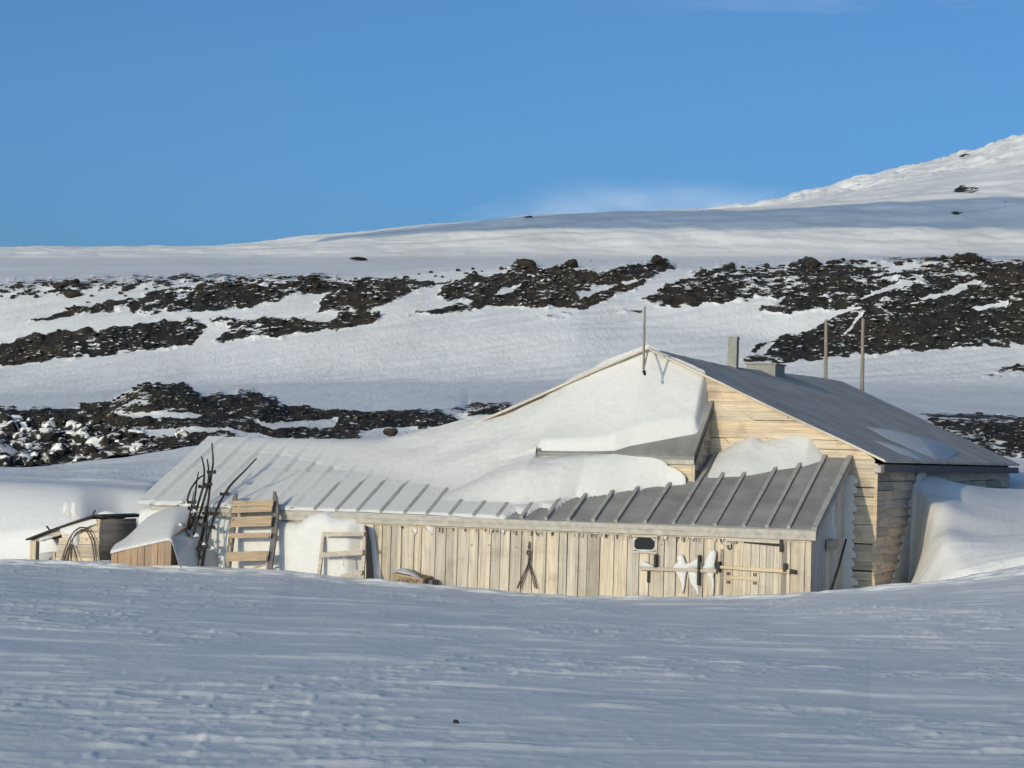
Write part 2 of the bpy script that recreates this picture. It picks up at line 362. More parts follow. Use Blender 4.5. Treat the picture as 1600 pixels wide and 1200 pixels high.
row_px(1570, [(-300, 397), (0, 396), (300, 394), (600, 380), (800, 366), (1000, 360), (1300, 362), (1600, 366), (1900, 370)])
row_px(1660, [(-300, 388), (0, 387), (310, 386), (400, 379), (500, 369), (600, 359), (700, 348), (830, 338), (900, 335), (1000, 332), (1160, 330), (1300, 322), (1600, 308), (1900, 295)])
row_px(1850, [(-300, 397), (0, 396), (400, 390), (600, 370), (830, 348), (1000, 338), (1160, 331), (1250, 318), (1350, 302), (1450, 284), (1600, 262), (1900, 220)])
row_px(2200, [(-300, 410), (0, 410), (400, 400), (830, 360), (1000, 345), (1160, 330), (1200, 322), (1250, 306), (1300, 294), (1350, 280), (1400, 269), (1440, 262), (1500, 248), (1540, 236), (1580, 222), (1600, 215), (1700, 180), (1900, 120)])
row_px(3800, [(-300, 520), (0, 520), (800, 480), (1160, 440), (1600, 330), (1900, 240)])
a0, a1 = ae(-330, 650)[0], ae(1930, 650)[0]
acol = np.concatenate([np.linspace(-1.2, a0, 110)[:-1], np.linspace(a0, a1, 1750), np.linspace(a1, 1.2, 110)[1:]])
NC = len(acol)
def smooth1(v, k):
    g = np.exp(-.5*(np.arange(-3*k, 3*k+1)/k)**2); g /= g.sum()
    return np.convolve(np.pad(v, 3*k, mode='edge'), g, mode='valid')
Dk, Zk = [], []
for d, A, val, kind in ROWS:
    dd = np.broadcast_to(d(acol) if callable(d) else float(d), acol.shape).astype(float)
    vv = np.interp(acol, A, val); vv = smooth1(vv, 6)
    Dk.append(dd); Zk.append(E+vv*dd if kind == 'e' else vv)
Dk = np.array(Dk); Zk = np.array(Zk)
def pchip(X, Y):
    h = np.diff(X, axis=0); s = np.diff(Y, axis=0)/h
    m = np.zeros_like(Y); m[0] = s[0]; m[-1] = s[-1]
    w1 = 2*h[1:]+h[:-1]; w2 = h[1:]+2*h[:-1]; pr = s[:-1]*s[1:]
    with np.errstate(divide='ignore', invalid='ignore'):
        hm = (w1+w2)/(w1/s[:-1]+w2/s[1:])
    m[1:-1] = np.where(pr > 0, hm, 0.0); return m
Mk = pchip(Dk, Zk)
def rows_between(k0, ks):
    """ks: list of (row index, number of steps to the next row)"""
    Ds, Zs = [], []
    for k, n in ks:
        for i in range(n):
            t = i/n; h = Dk[k+1]-Dk[k]
            Ds.append(Dk[k]+t*h)
            Zs.append((2*t**3-3*t*t+1)*Zk[k]+(t**3-2*t*t+t)*h*Mk[k]+(-2*t**3+3*t*t)*Zk[k+1]+(t**3-t*t)*h*Mk[k+1])
    k = ks[-1][0]+1; Ds.append(Dk[k].copy()); Zs.append(Zk[k].copy())
    return np.array(Ds), np.array(Zs)
def xof(D): return acol[None, :]*np.maximum(D, 9.0)
# --- the near snow: wind-carved crust, the drift beside the hut and the scoop round its corner
n_rows = [(0, 6), (1, 230), (2, 150), (3, 40), (4, 24), (5, 24), (6, 30), (7, 40), (8, 14), (9, 20)]
D, Z = rows_between(0, n_rows); X = xof(D)
HU = (X-GX)*cT-(D-GY)*sT; HV = (X-GX)*sT+(D-GY)*cT
# scoop: inside the curved lip the snow is gone down to the floor
lipV = np.array([-1.3, -.75, .2, 1.2, 2.3, 3.1, 3.4]); lipU = np.array([6.3, 5.55, 4.98, 4.62, 4.42, 4.12, 3.8])
lu = np.interp(HV, lipV, lipU, left=9, right=3.6); wd = np.interp(HV, [-1.2, -.6, .3, 1.5, 3], [1.5, 1.35, .95, .55, .32])
lu = lu+.05*perlin(HV*1.7+3, HV*0+.5)+.02*perlin(HV*4+Z*3, HU*2+4.5)
inside = ss(lu-HU, 0, 1)*0+1-ss((HU-(lu-wd))/wd, 0, 1)
floor = .52+.05*perlin(X*1.3, D*1.3)
scoop = (HU > 3.0) & (HV > -1.6) & (HV < 3.6)
front_fade = ss(HV, -1.5, -.75)
Zd = Z+.95*np.exp(-np.maximum(HU-3.8, 0)/.62)*ss(HV, 1.2, 2.6)*ss(-HV, -9, -4)+.10*np.exp(-((HU-lu)/.5)**2)*ss(HV, -.4, .6)*(HU > 3.0)*ss(-HV, -5, -3)
Zd = np.minimum(Zd, np.where(HU > 3.7, 2.745, 9))
Z = np.where(HU > 3.0, Zd, Z)
Z = np.where(scoop, Z+(np.minimum(floor, Z)-Z)*inside*front_fade, Z)
# carved crust
pxX, pyY = project(X, np.maximum(D, 1), Z)
fade = ss(D, 6, 11)
patch = ss(fbm(X/3.1+5, D/4.4, 3), -.15, .5)
s1 = perlin(X/.62+D*.22, D/.36); s2 = perlin(X/.42+40-D*.25, D/.155+7); s3 = perlin(X/1.7, D/1.05+50)
rid = np.maximum(0, s1-.10)*.013*(.25+patch)+np.maximum(0, s2-.16)*.020*(.45+patch)+s3*.014+perlin(X/5, D/3.5)*.05
rid += np.maximum(0, perlin(X/.11+D*.5, D/.125+70)-.20)*.011*(.45+patch)+np.maximum(0, perlin(X/.9-D*.5, D/.22+12)-.33)*.034
rid += np.maximum(0, perlin(X/2.6-D*.25, D/.30+90)-.30)*.034
near_hut = np.abs(D-(crest_d(acol)[None, :]-.9))
rid += np.maximum(0, perlin(X/.55, D/.15+3))*.075*np.exp(-(near_hut/.75)**2)
flat = np.where((HU > 3.7) & (HV > -.6) & (HV < 14), .55, 1.0)*np.where((X < -4) & (D > crest_d(acol)[None, :]+.3) & (D < 46), .25, 1.0)
Z = Z+rid*fade*flat
# low overnight drifts on the snow behind the annex
Z = Z+np.maximum(0, perlin(X/2.2, D/.7+31)-.1)*.10*ss(D, 43.5, 45)*(HU < -3.5)
P = np.stack([X, D, Z], -1)
tag(grid_mesh('snow_ground', P, M_SNOW_GROUND), kind='structure')
NEAR = (D, Z)
def ground_z(x, y):
    j = np.clip(np.searchsorted(acol, x/max(y, 9)), 0, NC-1)
    return float(np.interp(y, NEAR[0][:, j], NEAR[1][:, j]))

# --- the hillside of black scoria
POLY = [
 ([(0,545),(30,530),(60,522),(85,520),(135,515),(142,521),(185,510),(235,508),(300,500),(322,506),(310,530),(300,541),(200,552),(100,563),(-420,600),(-420,572)], .95),
 ([(325,500),(350,497),(375,498),(352,504),(400,496),(460,492),(480,500),(500,505),(520,500),(545,490),(560,483),(577,488),(589,495),(583,504),(560,510),(500,517),(430,525),(335,534),(360,512)], .92),
 ([(40,505),(110,482),(200,470),(270,450),(310,452),(330,443),(400,440),(440,440),(500,433),(520,440),(560,435),(610,436),(650,436),(705,440),(640,460),(600,475),(560,487),(490,488),(500,470),(515,455),(460,458),(430,470),(400,478),(330,486),(280,487),(210,492),(200,485),(130,494)], .80),
 ([(678,466),(700,450),(735,428),(760,432),(800,425),(800,418),(815,408),(830,410),(840,420),(860,420),(880,412),(895,410),(905,420),(960,420),(1000,410),(1035,408),(1052,418),(1010,435),(990,450),(960,460),(930,478),(880,482),(840,480),(770,480),(700,491),(640,492),(740,473),(700,470)], .93),
 ([(1005,462),(1040,448),(1060,430),(1080,424),(1130,415),(1180,420),(1250,412),(1265,404),(1290,415),(1310,408),(1350,420),(1420,425),(1480,412),(1510,395),(1530,400),(1550,412),(2100,412),(2100,528),(1600,540),(1450,550),(1380,555),(1300,560),(1230,566),(1155,569),(1175,545),(1210,530),(1260,515),(1320,490),(1345,482),(1280,485),(1220,488),(1180,481),(1230,462),(1150,468),(1100,470),(1030,477)], .80),
 ([(1350,490),(1480,440),(2100,436),(2100,530),(1450,548),(1180,566),(1260,520)], .93),
 ([(1540,590),(1570,577),(2000,560),(2000,590)], .8),
 ([(-420,640),(0,640),(100,640),(170,628),(200,612),(215,602),(230,600),(290,602),(315,620),(350,618),(380,611),(420,620),(455,638),(520,641),(600,645),(690,645),(725,660),(700,690),(640,700),(340,694),(250,707),(160,722),(60,733),(-420,745)], .93),
 ([(690,642),(740,632),(795,628),(800,650),(730,652)], .75),
 ([(1440,655),(1600,656),(2100,650),(2100,726),(1560,716),(1500,690)], .82),
 ([(0,462),(0,438),(300,431),(520,428),(520,437),(300,446),(120,458)], .50),
 ([(1320,420),(1330,403),(1480,401),(1600,402),(1600,420),(1480,415)], .50),
 ([(845,493),(880,488),(885,494),(850,497)], .6), ([(950,487),(1000,480),(1002,483),(955,491)], .55),
]
CUT = [[(1370,456),(1420,441),(1424,447),(1395,456),(1345,467)], [(1428,470),(1470,461),(1524,439),(1532,447),(1500,461),(1460,471),(1440,473)], [(1518,484),(1575,474),(1574,482),(1530,490)],
       [(180,648),(300,645),(318,650),(270,655),(200,654)], [(215,672),(330,668),(345,674),(280,682),(230,680)], [(400,662),(530,655),(520,668),(430,674)], [(330,668),(410,680),(470,692),(460,696),(370,684)],
       [(560,675),(640,668),(690,676),(640,692),(560,690)], [(60,500),(110,482),(105,478),(50,492)], [(1040,432),(1090,424),(1075,430),(1045,440)], [(900,455),(960,440),(1010,432),(960,446),(905,468)],
       [(780,455),(812,446),(800,458),(770,470)], [(1311,527),(1346,492),(1349,493),(1314,528)], [(1180,552),(1205,535),(1212,537),(1190,556)]]
def sdist(px, py, poly):
    """signed distance in pixels, positive inside"""
    n = len(poly); best = np.full(px.shape, 1e9); ins = np.zeros(px.shape, bool)
    for i in range(n):
        (x0, y0), (x1, y1) = poly[i], poly[(i+1) % n]
        ex, ey = x1-x0, y1-y0; t = np.clip(((px-x0)*ex+(py-y0)*ey)/(ex*ex+ey*ey+1e-9), 0, 1)
        best = np.minimum(best, np.hypot(px-x0-t*ex, (py-y0-t*ey)*1.6))
        if y0 != y1: ins ^= ((y0 > py) != (y1 > py)) & (px < (x1-x0)*(py-y0)/(y1-y0)+x0)
    return np.where(ins, best, -best)
h_rows = [(10, 26), (11, 40), (12, 14), (13, 30), (14, 60), (15, 70), (16, 60), (17, 10), (18, 16)]
D, Z = rows_between(10, h_rows); X = xof(D)
px, py = project(X, D, Z)
jx = 9*fbm(px/34, py/22, 3); jy = 4*fbm(px/30+50, py/18, 3)
rock = np.zeros(D.shape)
for poly, dens in POLY:
    xs = [p[0] for p in poly]; ys = [p[1] for p in poly]
    bb = (px > min(xs)-40) & (px < max(xs)+40) & (py > min(ys)-25) & (py < max(ys)+25)
    v = np.zeros(D.shape); v[bb] = dens*ss(sdist(px[bb]+jx[bb], py[bb]+jy[bb], poly), -7, 6); rock = np.maximum(rock, v)
for poly in CUT:
    xs = [p[0] for p in poly]; ys = [p[1] for p in poly]
    bb = (px > min(xs)-20) & (px < max(xs)+20) & (py > min(ys)-20) & (py < max(ys)+20)
    rock[bb] *= 1-.9*ss(sdist(px[bb]+.4*jx[bb], py[bb]+.4*jy[bb], poly), -3, 2)
front_left = 1.25*ss(py, 655, 690)*ss(-px, -330, -120)*(py < 740)*(D < 80)
rock = rock-.28*front_left*(rock > .3)
sc_ = D/3780
lump = np.maximum(0, np.where(D > 100, fbm(X/2.4+4, D/4.2, 4), fbm(X/.75+4, D/1.3, 4))+.25)
Z = Z+rock*lump*7*sc_*(D < 420)+perlin(X/40, D/60)*.5*ss(D, 70, 110)*ss(-D, -430, -300)
Z = Z+(perlin((X+.6*D)/15, (D-.6*X)/2.4)*.11+perlin((X+.6*D)/4, (D-.6*X)/.9)*.035)*ss(D, 245, 256)*ss(-D, -430, -318)*(1-np.clip(rock*1.5, 0, 1))
px, py = project(X, D, Z)
P = np.stack([X, D, Z], -1)
NM = 80
tag(grid_mesh('scoria_mound', P[:NM+1], M_MOUND, attr=rock[:NM+1]), kind='structure')
tag(grid_mesh('hillside', P[NM:], M_HILL, attr=rock[NM:]), kind='structure')
HILL = (P, rock, px, py)
# --- glacier and volcano flank behind
g_rows = [(19, 30), (20, 30), (21, 40), (22, 50), (23, 70), (24, 16)]
D, Z = rows_between(19, g_rows); X = xof(D)
Z = Z+fbm(X/60, D/30, 5)*1.7*ss(D, 1480, 1560)+np.maximum(0, fbm(X/26, D/14+9, 4))*3.6*ss(D, 1850, 1960)+fbm(X/260, D/120, 3)*4*ss(D, 1800, 2000)
P = np.stack([X, D, Z], -1); gpx, gpy = project(X, D, Z)
grock = np.zeros(D.shape)
for poly, dens in [([(1488,300),(1500,289),(1515,288),(1538,297),(1520,303)], .85), ([(1470,322),(1500,318),(1510,332),(1490,338)], .42), ([(1545,318),(1570,312),(1592,318),(1590,326),(1560,327)], .45),
                   ([(620,372),(632,370),(634,373),(622,374)], .6), ([(1495,244),(1515,238),(1520,243),(1500,248)], .4), ([(815,338),(830,336),(832,341),(820,342)], .5)]:
    grock = np.maximum(grock, dens*ss(sdist(gpx+2*fbm(gpx/9, gpy/6, 3), gpy, poly), -3, 3))
tag(grid_mesh('glacier', P, M_GLACIER, attr=grock), kind='structure')
GLAC = (P, gpx, gpy)
# far sheet that carries the ground out to every horizon
b = MB(); b.add([(-30000, -30000, .2), (30000, -30000, .2), (30000, 30000, .2), (-30000, 30000, .2)], [(0, 1, 2, 3)]); tag(b.build('snow_plain', M_SNOW_FAR, None, 'W'), kind='structure')

# ------------------------------------------------------------------ rocks
def rock_mesh(name, seed, m, sub=2, squash=.75):
    import bmesh
    bm = bmesh.new(); bmesh.ops.create_icosphere(bm, subdivisions=sub, radius=1.0)
    r = random.Random(seed); pl = [(Vector((r.gauss(0, 1), r.gauss(0, 1), r.gauss(0, 1))).normalized(), r.uniform(.55, .9)) for _ in range(11)]
    for v in bm.verts:
        p = v.co.copy()
        for n, k in pl:
            q = p.dot(n)
            if q > k: p -= n*(q-k)*.9
        p *= 1+r.uniform(-.06, .06); v.co = Vector((p.x*1.15, p.y, p.z*squash))
    me = bpy.data.meshes.new(name); bm.to_mesh(me); bm.free(); me.materials.append(m); return me
M_BOULDER = rock_mat('bare_black_scoria', (.014, .013, .012), (.026, .024, .022), (.05, .046, .04), 2.0, -.05)
RM = [rock_mesh('boulder', s, M_BOULDER) for s in range(5)]
RN = [rock_mesh('rimed_boulder', s+20, M_ROCKNEAR) for s in range(4)]
RR = [rock_mesh('plastered_boulder', s+40, M_RIMED) for s in range(4)]
def put_rock(name, mesh, p, s, label, cat='boulder', group=None, sink=.25):
    o = bpy.data.objects.new(name, mesh); COL.objects.link(o)
    sx = s*random.uniform(.8, 1.3); sz = s*random.uniform(.7, 1.15)
    o.location = (p[0], p[1], p[2]+sz*(.7-sink)*.8); o.scale = (sx, s*random.uniform(.8, 1.2), sz)
    o.rotation_euler = (random.uniform(-.2, .2), random.uniform(-.2, .2), random.uniform(0, 6.28))
    return tag(o, label, cat, group)
HP, HR, Hx, Hy = HILL
def hill_near(qx, qy):
    """visible hillside point nearest a measured sight line (nearest in distance among ties)"""
    k = np.argmin((Hx-qx)**2+4*(Hy-qy)**2); return HP.reshape(-1, 3)[k]
# individual boulders along the crest of the moraine, in front of the far snow
def skyline(x0, x1, n, name, label, group, lift, smin, smax, yspan):
    for i in range(n):
        qx = random.uniform(x0, x1); base = np.interp(qx, [p[0] for p in SKYL], [p[1] for p in SKYL])
        p = hill_near(qx, base+lift+yspan*random.random()**1.5)
        put_rock(name, random.choice(RM), p, p[1]/3780*random.uniform(smin, smax)*random.choice([.7, 1, 1, 1.5]), label, 'boulder', group)
skyline(-40, 520, 140, 'boulder', 'small black boulder scattered on the snowy crest at far left', 'boulders on the left crest', -3, 2.0, 5.0, 24)
skyline(520, 1060, 50, 'boulder', 'small black boulder on the crest above the middle scoria bank', 'boulders on the middle crest', -2, 1.6, 4.2, 12)
skyline(1060, 1640, 100, 'boulder', 'small black boulder on the snowy crest at far right', 'boulders on the right crest', -3, 2.0, 4.8, 15)
# individually seen rocks
p = hill_near(822, 418); o = put_rock('rock_outcrop', RM[1], p, p[1]/3780*17, 'rounded dark rock knob standing up from the middle of the moraine crest', 'rock'); o.scale.z *= .62
p = hill_near(1512, 410); o = put_rock('rock_outcrop', RM[3], p, p[1]/3780*15, 'tall pale topped rock knob on the moraine crest at right', 'rock'); o.scale.z *= 1.0; o.scale.x *= 1.5
p = hill_near(895, 418); o = put_rock('rock_outcrop', RM[3], p, p[1]/3780*13, 'pointed dark rock on the crest just right of the rounded knob', 'rock')
p = hill_near(1268, 416); o = put_rock('rock_outcrop', RM[0], p, p[1]/3780*13, 'blocky dark rock on the crest above the two right hand poles', 'rock')
p = hill_near(1030, 414); o = put_rock('rock_outcrop', RM[4], p, p[1]/3780*13, 'low dark rock at the right end of the middle scoria bank', 'rock')
p = hill_near(112, 463); o = put_rock('rock_outcrop', RM[2], p, p[1]/3780*13, 'dark rock lump on the snow at far left of the moraine', 'rock')
p = at(611, 681, 58.5); o = put_rock('boulder', RN[1], p, .21, 'single squat black boulder on the snow just above the lean-to ridge', 'boulder', None, .1)
p = at(752, 633, 64.6); o = put_rock('boulder', RN[2], p, .07, 'small black boulder beside the left slope of the gable', 'boulder', None, .1)
p = at(524, 643, 64.4); o = put_rock('boulder', RN[0], p, .10, 'small dark boulder on the crest of the near black mound', 'boulder', None, .1)
GP, Gx, Gy = GLAC
k = np.argmin((Gx-560)**2+4*(Gy-407)**2); p = GP.reshape(-1, 3)[k]
o = put_rock('rock_islet', RM[0], p, p[1]/3780*13, 'low dark rock islet alone on the far flat snow', 'rock'); o.scale.z *= .38; o.rotation_euler = (0, 0, .3)
# small stone on the foreground
p = at(712, 1141, 15.3); p.z = ground_z(p.x, p.y)
put_rock('pebble', rock_mesh('pebble', 91, M_BLACK), (p.x, p.y, p.z), .024, 'tiny black stone lying alone on the foreground snow', 'stone', None, .3)
# loose scoria over the bare banks: beyond counting
def rubble(name, mask, n, smin, smax, meshes, m, seed):
    r = np.random.default_rng(seed)
    dpy = np.zeros(Hy.shape); dpy[:-1] = np.clip(Hy[:-1]-Hy[1:], 0, 8)
    dcol = np.gradient(acol)[None, :]/np.max(np.gradient(acol)[120:-120])
    wgt = np.clip(HR-.25, 0, 1)*dpy*mask*(np.abs(Hx-800) < 930)
    wgt = wgt.reshape(-1); idx = r.choice(len(wgt), n, p=wgt/wgt.sum())
    b_v, b_f = [], []; off = 0
    base = []
    for me in meshes:
        v = np.array([tuple(x.co) for x in me.vertices]); f = np.array([list(p.vertices) for p in me.polygons]); base.append((v, f))
    PP = HP.reshape(-1, 3)
    for i in idx:
        v, f = base[r.integers(len(base))]; p = PP[i]; s = p[1]/3780*r.uniform(smin, smax)*(r.uniform(.5, 1)**2*1.6); c, s_ = np.cos(t := r.uniform(0, 6.28)), np.sin(t)
        q = v*np.array([s*r.uniform(.8, 1.6), s, s*r.uniform(.6, 1.1)]); q = np.stack([q[:, 0]*c-q[:, 1]*s_, q[:, 0]*s_+q[:, 1]*c, q[:, 2]], 1)
        b_v.append(q+p+np.array([0, 0, .25*s])); b_f.append(f+off); off += len(v)
    V = np.concatenate(b_v); Fc = np.concatenate(b_f)
    me = bpy.data.meshes.new(name); me.from_pydata(V.tolist(), [], Fc.tolist()); me.materials.append(m)
    o = bpy.data.objects.new(name, me); COL.objects.link(o); return o
lo = [rock_mesh('tmp', s+60, M_ROCK, 1) for s in range(6)]
far = (HP[..., 1] > 120).astype(float); near = (HP[..., 1] < 75).astype(float)
tag(rubble('scoria_rubble', far, 2600, 1.2, 5.4, lo, M_ROCK, 3), 'loose black scoria rubble covering the snowy moraine banks', 'rubble', kind='stuff')
fl = near*ss(-Hx, -300, -90)*ss(Hy, 650, 680)
tag(rubble('scoria_rubble', near*(1-.8*fl), 2200, 1.2, 4.0, lo, M_ROCKNEAR, 4), 'loose black scoria on the near mound behind the hut', 'rubble', kind='stuff')
hi = [rock_mesh('tmp', s+80, M_RIMED, 2, .95) for s in range(5)]
tag(rubble('rimed_rubble', fl, 330, 4.0, 13.0, hi, M_RIMED, 5), 'snow plastered scoria on the front of the mound at far left', 'rubble', kind='stuff')
for me in lo+hi: bpy.data.meshes.remove(me)

# unseen thin bank added above the view, shaped to cast the glacier's shadow band
sh = []
for k, (dlo, dhi) in enumerate([(2900, 4200)]):
    pass
def glac_z(qx, d):
    j = np.argmin(np.abs(acol-(qx-800)/F)); return float(np.interp(d, GP[:, j, 1], GP[:, j, 2]))
back = 650.0
cl_top, cl_bot = [], []
for qx in np.linspace(500, 2000, 40):
    f = min(1, (qx-500)/350); lo_d = 1616-34*f; hi_d = 1620+46*f
    for dd, ls in ((hi_d, cl_top), (lo_d, cl_bot)):
        z = glac_z(qx, dd); p = Vector(((qx-800)/F*dd, dd, z))-SUNV*back; ls.append(p)
b = MB(); n = len(cl_top)
vs = []
for A, B in zip(cl_top, cl_bot):
    c = (A+B)/2; hw = (A-B)/2
    for j in range(16):
        t = 2*math.pi*j/16; vs.append(c+hw*math.cos(t)+Vector((0, 0, 4*math.sin(t)))+Vector((random.uniform(-6, 6), random.uniform(-6, 6), 0)))
fs = [(i*16+j, i*16+(j+1) % 16, (i+1)*16+(j+1) % 16, (i+1)*16+j) for i in range(n-1) for j in range(16)]+[tuple(range(15, -1, -1)), tuple((n-1)*16+j for j in range(16))]
b.add(vs, fs, True)
tag(b.build('added_shadow_cloud', plain('shadow_cloud_white', (.9, .9, .92), 1.0, .03, .01), None, 'W'), kind='structure')

# ------------------------------------------------------------------ the hut
ZR, ZE, SL = 4.522, 2.768, (4.522-2.768)/4.0
LEN = 15.6
def roof_z(U): return ZR-SL*abs(U)
hut = empty('wooden_hut', H(0, VG, 0), -TH)
tag(hut, 'large bleached wooden hut with a grey gabled roof half buried in drifted snow', 'hut')
def clap(mb, z0, z1, seg, proud, axis, base, sgn, lim):
    """one course of lapped boards between z0 and z1; seg(list of breaks) along axis"""
def gable_boards(V, out, rows=.148):
    b = MB(); z = 0.25; i = 0
    while z < ZR-.12:
        z1 = min(z+rows, ZR-.1)
        h0 = min(3.8, (ZR-z)/SL-.06); h1 = min(3.8, (ZR-z1)/SL-.06)
        if h1 < .05: break
        cuts = [-1.0]; u = -1+random.uniform(.2, .6)
        while u < .92: cuts.append(u); u += random.uniform(.3, .75)
        cuts.append(1.0)
        for a, c in zip(cuts[:-1], cuts[1:]):
            d0 = .034+random.uniform(-.006, .01); d1 = .012
            g = .003/3.8; zz = z1+.004-random.random()**4*.03; zb = z+random.uniform(-.006, .012)
            a0, c0 = a*h0+g, c*h0-g; a1_, c1_ = a*h1+g, c*h1-g
            b.hexa([(a0, V, zb), (c0, V, zb), (c0, V+out*d0, zb), (a0, V+out*d0, zb), (a1_, V, zz), (c1_, V, zz), (c1_, V+out*d1, zz), (a1_, V+out*d1, zz)])
        z = z1; i += 1
    return b
bk = MB(); bk.poly([(-3.78, VG, 0), (3.78, VG, 0), (3.78, VG, roof_z(3.78)-.04), (0, VG, ZR-.05), (-3.78, VG, roof_z(3.78)-.04)], (0, .08, 0)); gw = bk.build('gable_wall', M_GAP, hut)
gable_boards(VG-.002, -1).build('weatherboards', M_WOODH, gw)
bk = MB(); bk.poly([(-3.78, LEN-.3, 0), (3.78, LEN-.3, 0), (3.78, LEN-.3, roof_z(3.78)-.04), (0, LEN-.3, ZR-.05), (-3.78, LEN-.3, roof_z(3.78)-.04)], (0, .1, 0)); bk.build('rear_gable_wall', M_GREYH, hut)
def side_boards(U, out):
    b = MB(); z = .2
    while z < ZE-.12:
        z1 = min(z+.148, ZE-.06); cuts = [VG-.03]; v = VG+random.uniform(.5, 1.5)
        while v < LEN-1: cuts.append(v); v += random.uniform(1.2, 3.2)
        cuts.append(LEN-.25)
        for a, c in zip(cuts[:-1], cuts[1:]):
            d0 = .048+random.uniform(-.008, .010); d1 = .006; zb = z+random.uniform(-.010, .012)
            b.hexa([(U, a, zb), (U+out*d0, a, zb), (U+out*d0, c-.005, zb), (U, c-.005, zb), (U, a, z1-.004), (U+out*d1, a, z1-.004), (U+out*d1, c-.005, z1-.004), (U, c-.005, z1-.004)])
        z = z1
    return b
for s in (1, -1):
    bk = MB(); bk.box((min(3.74*s, 3.80*s), VG+.09, 0), (max(3.74*s, 3.80*s), LEN-.31, ZE-.05)); sw = bk.build('side_wall', M_GAP, hut)
    side_boards(3.802*s, s).build('weatherboards', M_PALEGREYH, sw)
# corner board between gable and side
b = MB(); b.box((3.80, VG-.05, .2), (3.855, VG-.0, ZE-.06)); b.build('corner_board', M_WOODH, hut)
# roof slopes with a slightly sagging ridge; felt laid in strips with lapped seams
def sag(V):
    return np.interp(V, [0, 2.5, 5.5, 9, 13, 15.6], [0, -.05, -.085, -.05, 0, 0])
rb = MB(); nV, nU = 40, 12
for s in (1, -1):
    top, bot = [], []
    for i in range(nV+1):
        V = LEN*i/nV
        for j in range(nU+1):
            U = 4.0*j/nU
            z = ZR-SL*U+sag(V)*(1-U/4.0)+.004*math.sin(V*6.1+U*2)+random.uniform(-.003, .003)
            top.append((s*U, V, z)); bot.append((s*U, V, z-.038))
    idx = lambda i, j: i*(nU+1)+j
    fs = [(idx(i, j), idx(i, j+1), idx(i+1, j+1), idx(i+1, j)) for i in range(nV) for j in range(nU)]
    n0 = len(top)
    edge = [(idx(i, nU), idx(i+1, nU), n0+idx(i+1, nU), n0+idx(i, nU)) for i in range(nV)]
    edge += [(idx(k, j), idx(k, j+1), n0+idx(k, j+1), n0+idx(k, j)) for k in (0, nV) for j in range(nU)]
    rb.add(top+bot, fs+[tuple(n0+q for q in f) for f in fs]+edge, False)
roof = rb.build('roof', M_FELT_MAIN, hut)
b = MB(); b.box((3.93, .02, ZE-.20), (3.985, LEN-.02, ZE-.075)); b.box((-3.985, .02, ZE-.20), (-3.93, LEN-.02, ZE-.075)); b.build('eaves_board', plain('tarred_eaves_board', (.10, .10, .105), .8, .2, 6), hut)
# soffit at the near right corner, box end
b = MB(); b.box((3.80, .06, ZE-.2), (3.928, VG-.052, ZE-.085)); b.build('eaves_return', M_FASCIA, hut)
# flue and ventilator on the ridge
def on_ridge(px, py):
    """V of the ridge line at a pixel column"""
    best = min((abs(project(*H(0, v, ZR+float(sag(v))))[0]-px), v) for v in np.linspace(0, LEN, 600)); return best[1]
V1 = on_ridge(1145, 0)+.0
b = MB(); t = .085; zb = ZR-.3; zt = E+ae(1145, 526)[1]*H(0, V1)[1]
b.hexa([(-t, V1-t, zb), (t, V1-t, zb), (t, V1+t, zb), (-t, V1+t, zb), (-t, V1-t, zt), (t, V1-t, zt), (t, V1+t, zt), (-t, V1+t, zt)])
b.box((-t-.01, V1-t-.01, zt-.05), (t+.01, V1+t+.01, zt-.012)); b.box((-t-.008, V1-t-.008, zt-.30), (t+.008, V1+t+.008, zt-.285))
b.build('chimney', M_ZINC, roof)
V2 = on_ridge(1196, 0)
b = MB(); b.hexa([(-.30, V2-.35, ZR-.2), (.28, V2-.35, ZR-.2), (.28, V2+.45, ZR-.2), (-.30, V2+.45, ZR-.2), (-.30, V2-.35, ZR+.055), (.28, V2-.35, ZR+.055), (.28, V2+.45, ZR+.055), (-.30, V2+.45, ZR+.055)])
b.box((-.33, V2-.38, ZR+.056), (.31, V2+.48, ZR+.085)); b.build('ventilator_box', M_ZINC, roof)
# snow lying on the right slope
def roof_pt(px, py):
    a, e = ae(px, py); dirv = Vector((a, 1, e)); o = Vector((0, 0, E)); n = Vector((SL*cT, -SL*sT, 1)); p0 = H(0, 0, ZR)
    t = (p0-o).dot(n)/dirv.dot(n); return o+dirv*t
def lens_snow(poly, thick, name, parent, n=(0, 0, 1)):
    """polygon of surface points, domed in the middle"""
    pts = [Vector(p) for p in poly]; c = sum(pts, Vector())/len(pts); n = Vector(n); b = MB(); K = 5
    rings = []
    for k in range(K):
        t = k/(K-1)*.97; rings.append([p.lerp(c, t)+n*(thick*(1-(1-t)**2.2)-.006) for p in pts])
    vs = [v for r_ in rings for v in r_]+[c+n*thick]; m_ = len(pts)
    fs = [(k*m_+i, k*m_+(i+1) % m_, (k+1)*m_+(i+1) % m_, (k+1)*m_+i) for k in range(K-1) for i in range(m_)]+[((K-1)*m_+i, (K-1)*m_+(i+1) % m_, K*m_) for i in range(m_)]
    b.add(vs, fs, True); return b.build(name, M_SNOW, parent, 'W')
def dense(pts, k=5):
    r_ = []
    for i in range(len(pts)):
        p, q = pts[i], pts[(i+1) % len(pts)]
        for j in range(k): r_.append((p[0]+(q[0]-p[0])*j/k, p[1]+(q[1]-p[1])*j/k))
    return r_
lens_snow([roof_pt(*p) for p in dense([(1353,667),(1395,678),(1440,688),(1483,697),(1497,706),(1480,718),(1462,717),(1420,700),(1385,685)])], .14, 'roof_snow', roof)
